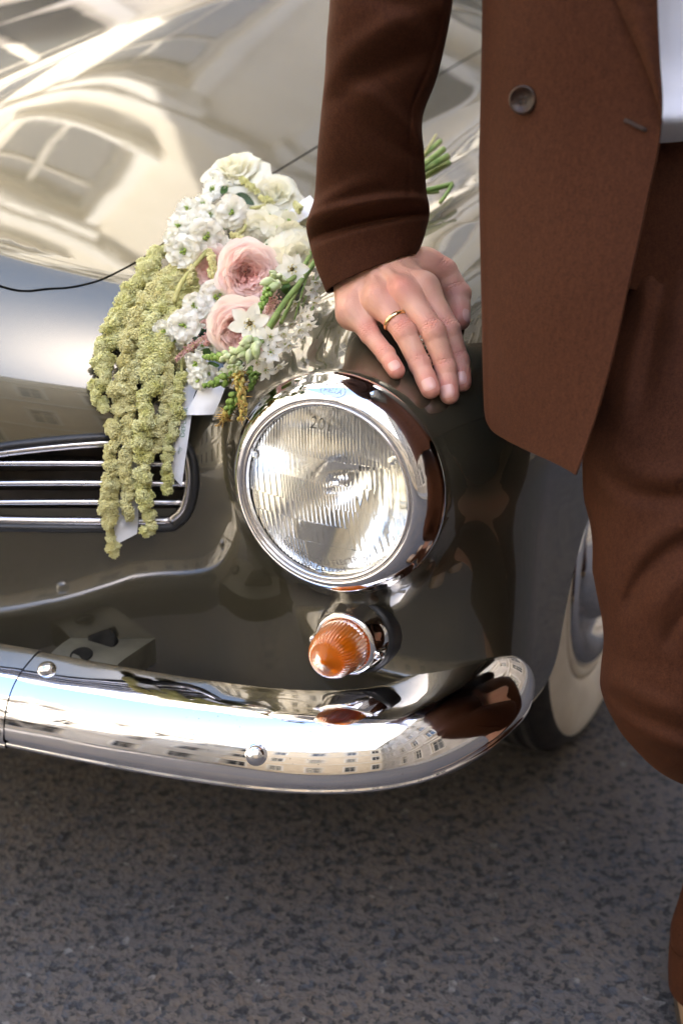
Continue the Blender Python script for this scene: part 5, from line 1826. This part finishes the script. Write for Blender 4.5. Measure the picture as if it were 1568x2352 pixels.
def Z3(*pts): return [(*zq(x, y), o) for x, y, o in pts]
spike('bud_spike', Z3((1165, 745, .064), (1125, 800, .070), (1085, 880, .072), (1028, 1000, .066)), 40, .0052, .0016, .0115, .0036, (M['bud_pale'], M['bud']))
spike('bud_spike', Z3((1080, 1130, .062), (985, 1180, .062), (880, 1215, .058), (728, 1222, .050)), 44, .0058, .0014, .0125, .0038, (M['bud_pale'], M['bud']))
spike('bud_spike', Z3((880, 1335, .045), (800, 1372, .044), (725, 1392, .040)), 26, .0052, .0016, .010, .0034, (M['bud'], M['bud']))
spike('bud_spike', Z3((905, 1270, .040), (935, 1350, .040), (950, 1440, .036), (962, 1520, .030), (950, 1580, .028)), 64, .0058, .0050, .0085, .0031, (M['bud_pale'], M['bud_yellow']), 60)
spike('bud_spike', Z3((930, 1430, .030), (900, 1480, .028), (870, 1540, .026), (845, 1590, .024)), 40, .0046, .0044, .0075, .0029, (M['bud'], M['bud_yellow']), 50)
spike('bud_spike', Z3((1015, 1300, .026), (1020, 1350, .024), (1000, 1410, .022)), 26, .0056, .0030, .008, .0030, (M['bud'], M['bud']))
# single pale buds
for (x, y, o_, dx, dz) in ((1105, 775, .078, -.9, -.2), (1035, 1185, .066, .1, -1), (985, 1120, .070, -.8, -.5), (1140, 805, .072, -.8, -.4), (960, 1165, .066, -.7, -.4), (1000, 1200, .062, -.2, -.8)):
    q_ = zq(x, y); p = lift(q_[0], q_[1], o_)
    mb = MB(); bud_shape(mb, p - np.array([dx, 0, dz]) * .006, np.array([dx, -.25, dz]), .0145, .0044, 10); mb.build('bud', M['bud_pale'], bouquet)

# ---- stems and leaves
def stem(pts, r, m='stem', name='stem'):
    P_ = catmull(np.array([lift(*p) if len(p) == 3 else atD(p[0], p[1], p[2]) for p in pts]), 6)
    mb = MB(); mb.tube(P_, r, 9); return mb.build(name, M[m], bouquet)
for pts, r, m in ((Z3((1395, 640, .045), (1290, 790, .050), (1210, 890, .052), (1130, 1010, .054), (1060, 1130, .056)), .0030, 'stem'),
                  (Z3((1360, 600, .040), (1320, 680, .050), (1250, 760, .056), (1170, 790, .060)), .0024, 'stem'),
                  (Z3((1300, 780, .03), (1240, 900, .034), (1180, 1020, .036)), .0020, 'stem'),
                  (Z3((745, 600, .050), (660, 700, .046), (590, 800, .044), (555, 900, .036)), .0026, 'stem_pale'),
                  (Z3((985, 400, .050), (965, 470, .050), (930, 500, .046)), .0020, 'stem_pale'),
                  (Z3((1000, 350, .055), (1080, 335, .055), (1150, 320, .05)), .0022, 'stem_pale'),
                  (Z3((800, 470, .04), (850, 455, .045), (900, 445, .04)), .0034, 'stem'),
                  (Z3((1000, 1180, .04), (1090, 1090, .045), (1170, 980, .045)), .0022, 'stem'),
                  (Z3((600, 1150, .03), (598, 1250, .030), (600, 1350, .028), (590, 1450, .022), (575, 1560, .02)), .0016, 'stem_pale'),
                  (Z3((1390, 720, .02), (1340, 840, .02), (1290, 960, .018)), .0010, 'stem'), (Z3((1400, 740, .02), (1385, 860, .02), (1350, 1000, .018)), .0010, 'stem'),
                  (Z3((1350, 700, .03), (1300, 860, .028), (1260, 1000, .022)), .0010, 'stem')):
    stem(pts, r, m)
# cut stem ends showing behind the sleeve
for (a, b_, r, m) in (((930, 390, .030), (1010, 325, .034), .0034, 'stem'), ((930, 410, .036), (1027, 359, .040), .0042, 'stem'), ((930, 430, .028), (1030, 374, .030), .0036, 'stem'), ((930, 445, .024), (1039, 423, .022), .0030, 'stem'),
                      ((950, 390, .030), (1001, 309, .040), .0012, 'stem_pale'), ((940, 400, .040), (1018, 343, .046), .0038, 'stem'), ((1038, 424, .022), (1010, 466, .012), .0022, 'stem'), ((940, 440, .020), (1008, 440, .016), .0026, 'stem')):
    stem([a, ((a[0] + b_[0]) / 2, (a[1] + b_[1]) / 2 + 2, (a[2] + b_[2]) / 2), b_], r, m)
for (x0, x1, y0, y1, o0) in ((735, 900, 560, 420, .03), (735, 900, 590, 445, .028), (730, 900, 540, 430, .036), (735, 900, 620, 450, .026)):
    stem([(x0, y0, o0), ((x0 + x1) / 2, (y0 + y1) / 2, o0), (x1, y1, o0)], .0035)
def leaf(pts, wd, m='leaf'):
    P_ = catmull(np.array([lift(*p) for p in pts]), 6)
    n = len(P_); G = np.zeros((n, 5, 3))
    for i in range(n):
        t = nrm(P_[min(i + 1, n - 1)] - P_[max(i - 1, 0)]); s = nrm(np.cross(t, VIEW))
        w_ = wd * math.sin(math.pi * min(.98, .06 + .92 * i / (n - 1))) ** .8
        for j in range(5):
            u = j / 2 - 1
            G[i, j] = P_[i] + s * w_ * u - VIEW * .25 * wd * (1 - u * u) * .8
    mb = MB(); mb.grid(G); return mb.build('leaf', M[m], bouquet)
leaf(Z3((905, 275, .050), (960, 285, .054), (1025, 325, .052)), .0055, 'leaf_dark'); leaf(Z3((810, 325, .050), (860, 300, .054), (910, 270, .052)), .0050, 'leaf_dark')
leaf(Z3((830, 260, .056), (850, 235, .058), (868, 220, .058)), .0040); leaf(Z3((1130, 545, .045), (1150, 590, .046), (1155, 620, .044)), .0040)
leaf(Z3((1095, 530, .045), (1105, 560, .046), (1112, 590, .045)), .0026); leaf(Z3((620, 1130, .03), (660, 1110, .030), (700, 1060, .028)), .0060, 'leaf_dark')
leaf(Z3((1310, 340, .040), (1340, 350, .040), (1380, 370, .036)), .0050); leaf(Z3((700, 940, .03), (740, 960, .03), (780, 950, .03)), .0050)
leaf(Z3((680, 1210, .034), (740, 1190, .034), (790, 1180, .034)), .0034); leaf(Z3((700, 1300, .034), (760, 1275, .036), (820, 1270, .034)), .0045)
leaf(Z3((650, 345, .048), (658, 362, .050), (662, 385, .048)), .0030); leaf(Z3((850, 520, .048), (870, 545, .050), (880, 575, .048)), .0034)
for i in range(34):      # small foliage filling the heart of the bunch
    x, y = U(700, 1300), U(300, 1250)
    if x > 1180 and y > 1000: continue
    a = U(0, 6.3); l_ = U(30, 60)
    leaf(Z3((x, y, .012), (x + math.cos(a) * l_, y + math.sin(a) * l_, .020), (x + math.cos(a) * l_ * 2, y + math.sin(a) * l_ * 2, .012)), U(.004, .007), 'leaf' if i % 3 else 'leaf_dark')

# ---- hanging amaranth
OCT_V = np.array([(1, 0, 0), (-1, 0, 0), (0, 1, 0), (0, -1, 0), (0, 0, 1), (0, 0, -1)], float)
OCT_F = np.array([(0, 2, 4), (2, 1, 4), (1, 3, 4), (3, 0, 4), (2, 0, 5), (1, 2, 5), (3, 1, 5), (0, 3, 5)])
_ico = bmesh.new(); bmesh.ops.create_icosphere(_ico, subdivisions=2, radius=1.0)
ICO_V = np.array([v.co[:] for v in _ico.verts]); ICO_F = np.array([[v.index for v in f.verts] for f in _ico.faces]); _ico.free()
def rand_rot(n):
    q = BR.normal(size=(n, 4)); q /= np.linalg.norm(q, axis=1)[:, None]
    w, x, y, z = q.T
    return np.stack([np.stack([1 - 2 * (y * y + z * z), 2 * (x * y - z * w), 2 * (x * z + y * w)], 1), np.stack([2 * (x * y + z * w), 1 - 2 * (x * x + z * z), 2 * (y * z - x * w)], 1), np.stack([2 * (x * z - y * w), 2 * (y * z + x * w), 1 - 2 * (x * x + y * y)], 1)], 1)
def granules(centers, sizes):
    """many tiny faceted bracts as one vertex / triangle pool"""
    n = len(centers)
    Rm = rand_rot(n)
    V = np.einsum('nij,kj->nki', Rm, OCT_V) * sizes[:, None, None] * (1 + .35 * BR.uniform(-1, 1, size=(n, 6, 1)))
    V = V + centers[:, None, :]
    Fc = OCT_F[None] + (np.arange(n) * 6)[:, None, None]
    return V.reshape(-1, 3), Fc.reshape(-1, 3)
def sphere_pts(n):
    i = np.arange(n) + .5
    ph = np.arccos(1 - 2 * i / n); th = math.pi * (1 + 5 ** .5) * i
    return np.stack([np.cos(th) * np.sin(ph), np.sin(th) * np.sin(ph), np.cos(ph)], 1)
def strand(pts, tan=False, dens=1.0, gap=()):
    """pts: (layout x, y, lift, radius)"""
    raw = np.array([[*lift(x, y, o + .5 * r), r * .66] for x, y, o, r in pts])
    C = catmull(raw, 12)
    L_ = np.concatenate([[0], np.cumsum(np.linalg.norm(np.diff(C[:, :3], axis=0), axis=1))])
    VV, FF, base = [], [], 0
    s = 0.0
    blobs = []
    while s < L_[-1]:
        p = np.array([np.interp(s, L_, C[:, k]) for k in range(4)])
        fr = s / L_[-1]
        if not any(a < fr < b_ for a, b_ in gap):
            r = p[3]
            nb = 4 if r > .011 else 3
            for j in range(nb):
                e = nrm(BR.normal(size=3)); br = r * U(.38, .62)
                blobs.append((p[:3] + e * (r - br) * U(.8, 1.35), br))
            s += r * U(.62, .95)
        else:
            s += .006
    for (c, br) in blobs:
        V = ICO_V * br * .74 + c
        VV.append(V); FF.append(ICO_F + base); base += len(V)
        n = int(4 * math.pi * br * br / (2.15e-3 ** 2) * dens)
        sp_ = sphere_pts(n) @ rand_rot(1)[0].T
        sp_ = sp_[sp_ @ VIEW > -.45]
        # leave out what lies inside a neighbouring clump
        pos = c + sp_ * br * (.88 + .34 * BR.random(len(sp_)) ** 1.5)[:, None]
        okm = np.ones(len(pos), bool)
        for (c2, b2) in blobs:
            if c2 is c or np.linalg.norm(c2 - c) > br + b2: continue
            okm &= ((pos - c2) ** 2).sum(1) > (b2 * .9) ** 2
        pos = pos[okm]
        if len(pos) == 0: continue
        V, Fc = granules(pos, BR.uniform(.0010, .0019, len(pos)))
        VV.append(V); FF.append(Fc + base); base += len(V)
    me = tri_mesh('amaranth_strand', np.concatenate(VV), np.concatenate(FF))
    me.polygons.foreach_set('use_smooth', np.zeros(len(me.polygons), bool))
    o = link('amaranth_strand', me, M['amaranth_tan' if tan else 'amaranth'], bouquet)
    mb = MB(); mb.tube(C[:, :3], .0015, 6); mb.build('stalk', M['stem_pale'], o)
    return o
strand([(372, 574, .010, .013), (340, 615, .012, .016), (312, 660, .012, .017), (277, 716, .012, .017), (252, 775, .012, .017), (237, 831, .012, .017), (229, 890, .012, .016), (232, 930, .012, .0125), (236, 950, .012, .010)])
strand([(396, 616, .016, .015), (352, 678, .018, .018), (322, 722, .018, .019), (304, 775, .018, .018), (287, 840, .018, .017), (276, 890, .016, .019), (276, 930, .014, .012), (266, 972, .012, .016), (258, 1010, .012, .014), (256, 1056, .010, .014), (253, 1085, .010, .013), (253, 1115, .010, .0165), (250, 1150, .010, .0175), (249, 1185, .010, .0165), (252, 1210, .010, .0125)], tan=True, gap=((.47, .50), (.60, .63)))
strand([(251, 1206, .009, .009), (253, 1226, .009, .0075), (256, 1245, .009, .009), (260, 1262, .009, .0145), (261, 1270, .009, .010)], tan=True)
strand([(420, 632, .020, .013), (385, 694, .022, .016), (352, 790, .022, .016), (318, 850, .020, .014), (299, 895, .020, .015), (301, 925, .018, .011), (297, 972, .018, .0125), (290, 1019, .016, .0125), (289, 1066, .014, .0125), (292, 1113, .014, .0125), (295, 1150, .014, .0120), (294, 1185, .014, .0105)], tan=True)
strand([(458, 622, .014, .012), (408, 690, .020, .015), (374, 792, .026, .017), (355, 828, .028, .018), (343, 893, .026, .0195), (338, 937, .026, .0165), (334, 972, .024, .018), (328, 1014, .022, .0165), (329, 1066, .018, .0150), (332, 1101, .016, .0155), (335, 1140, .016, .0155), (338, 1180, .016, .0145), (341, 1208, .016, .0145), (342, 1222, .016, .011)])
strand([(395, 806, .020, .014), (384, 866, .022, .013), (387, 909, .022, .013), (378, 948, .022, .0125), (367, 984, .020, .013), (361, 1019, .018, .011), (357, 1042, .018, .010)], tan=True)
strand([(420, 860, .024, .010), (412, 888, .024, .013), (405, 915, .024, .0125), (406, 950, .022, .0115), (397, 985, .020, .011), (389, 1025, .018, .0100), (384, 1065, .016, .0095), (383, 1105, .014, .0100), (386, 1132, .014, .0100)])
strand([(452, 652, .010, .013), (428, 712, .014, .014), (402, 760, .018, .015), (388, 806, .020, .014)], dens=.9)
strand([(436, 606, .014, .014), (398, 640, .018, .015), (366, 696, .024, .016), (344, 752, .024, .016), (334, 812, .024, .016)], dens=.9)
strand([(470, 655, .008, .011), (448, 730, .010, .012), (432, 790, .014, .012), (418, 846, .018, .012)], tan=True, dens=.9)
strand([(484, 576, .050, .006), (487, 610, .050, .0065), (489, 648, .046, .0065)], tan=True)
strand([(440, 612, .048, .0045), (436, 650, .046, .0045)], tan=True)
strand([(556, 412, .058, .006), (575, 428, .060, .006), (592, 440, .058, .005)]); strand([(600, 455, .055, .005), (622, 462, .056, .006)]); strand([(678, 470, .050, .006), (690, 482, .050, .007)]); strand([(536, 540, .048, .006), (556, 550, .050, .005)], tan=True)

# ---- astilbe sprigs
def astilbe(pts, n, r):
    P_ = catmull(np.array([lift(*p) for p in pts]), 10)
    cs = []
    for i in range(n):
        t = U(0, 1); k = t * (len(P_) - 1); i0 = int(min(k, len(P_) - 2)); p = P_[i0] + (P_[i0 + 1] - P_[i0]) * (k - i0)
        cs.append(p + BR.normal(size=3) * r * (1.1 - .75 * t))
    V, Fc = granules(np.array(cs), BR.uniform(.0006, .0013, n))
    me = tri_mesh('astilbe_sprig', V, Fc); me.polygons.foreach_set('use_smooth', np.zeros(len(me.polygons), bool))
    o = link('astilbe_sprig', me, M['astilbe'], bouquet)
    mb = MB(); mb.tube(P_, .0008, 5); mb.build('stalk', M['stem_pale'], o)
astilbe(Z3((830, 1040, .050), (770, 1080, .052), (690, 1140, .050), (620, 1190, .046), (565, 1240, .042)), 420, .0028)
astilbe(Z3((825, 1010, .052), (770, 1020, .054), (715, 1010, .052)), 160, .0028); astilbe(Z3((790, 1090, .052), (760, 1130, .052), (735, 1150, .05)), 120, .0026)
astilbe(Z3((1165, 690, .06), (1175, 740, .06), (1180, 770, .058)), 90, .002); astilbe(Z3((1150, 880, .056), (1120, 930, .056), (1105, 960, .054)), 200, .0032)

# ---- ribbons
def ribbon(left, right, name='ribbon', n=10, wave=0.0, off=0.0):
    """two edges given as (layout x, y, lift)"""
    Lp = catmull(np.array([lift(*p) for p in left]), n); Rp = catmull(np.array([lift(*p) for p in right]), n)
    G = np.stack([Lp * (1 - f) + Rp * f + VIEW * wave * math.sin(f * math.pi) for f in np.linspace(0, 1, 7)], 1)
    mb = MB(); mb.grid(G)
    back = G - VIEW * .0004
    mb.grid(back[:, ::-1])
    o = mb.build(name, M['ribbon'], bouquet)
    s = np.concatenate([[0], np.cumsum(np.linalg.norm(np.diff((Lp + Rp) / 2, axis=0), axis=1))]) / .0013 * 2 * math.pi
    fancy(o, np.concatenate([np.repeat(s, 7), np.repeat(s, 7)]), 'along')
    return o, G
rb, GR = ribbon([(424, 852, .022), (413, 900, .022), (404, 960, .021), (398, 1020, .017), (393, 1060, .014), (397, 1095, .013)], [(470, 868, .024), (447, 905, .024), (440, 956, .022), (431, 1020, .017), (425, 1060, .014), (418, 1117, .013)], wave=.001)
ribbon([(462, 876, .030), (450, 905, .030), (438, 930, .029), (427, 953, .027)], [(524, 870, .026), (516, 893, .026), (505, 922, .026), (491, 952, .025)], wave=.004)
ribbon([(430, 830, .026), (436, 850, .027), (446, 870, .028), (452, 892, .026)], [(478, 826, .030), (488, 846, .031), (500, 866, .030), (505, 884, .028)], wave=.003)
ribbon([(300, 1040, .010), (291, 1090, .010), (278, 1140, .009), (265, 1200, .011), (254, 1257, .014)], [(326, 1040, .010), (322, 1090, .010), (318, 1140, .010), (318, 1195, .011), (315, 1226, .013)], wave=.001)
ribbon([(650, 500, .045), (680, 470, .048), (712, 448, .05)], [(672, 520, .04), (702, 500, .044), (735, 480, .046)], wave=.002)
# print on the ribbon, reading upwards
V_, F_ = text_mesh('DEFLEUR', .0062, 0.0)
ctr_i = 28
def on_ribbon(a, b_):
    """a: metres along (upwards), b_: metres across to the left"""
    mid = GR[:, 3]
    s = np.concatenate([[0], np.cumsum(np.linalg.norm(np.diff(mid, axis=0), axis=1))])
    s0 = s[ctr_i - 6] - a
    i = int(np.clip(np.searchsorted(s, s0) - 1, 0, len(s) - 2)); f = (s0 - s[i]) / (s[i + 1] - s[i])
    row = GR[i] * (1 - f) + GR[i + 1] * f
    w_ = np.linalg.norm(row[-1] - row[0]); g = np.clip(.60 - b_ / w_, 0, 1) * 6
    j = int(min(g, 5)); p = row[j] + (row[j + 1] - row[j]) * (g - j)
    return p + VIEW * .0005
mb = MB(); mb.add([on_ribbon(x * 1.25, y) for x, y, z in V_], F_)
mb.build('lettering', M['ribbon_ink'], rb, smooth=False)
mb = MB()
for k in range(5):
    mb.tube([on_ribbon(-.0285 - .0012 * k, -.002 + .0008 * k), on_ribbon(-.0265 - .0010 * k, .0004 + .0006 * k), on_ribbon(-.0255 - .0012 * k, .0022)], .00016, 4)
mb.build('printed_sprig', M['ribbon_ink'], rb)
bpy.context.view_layer.update()
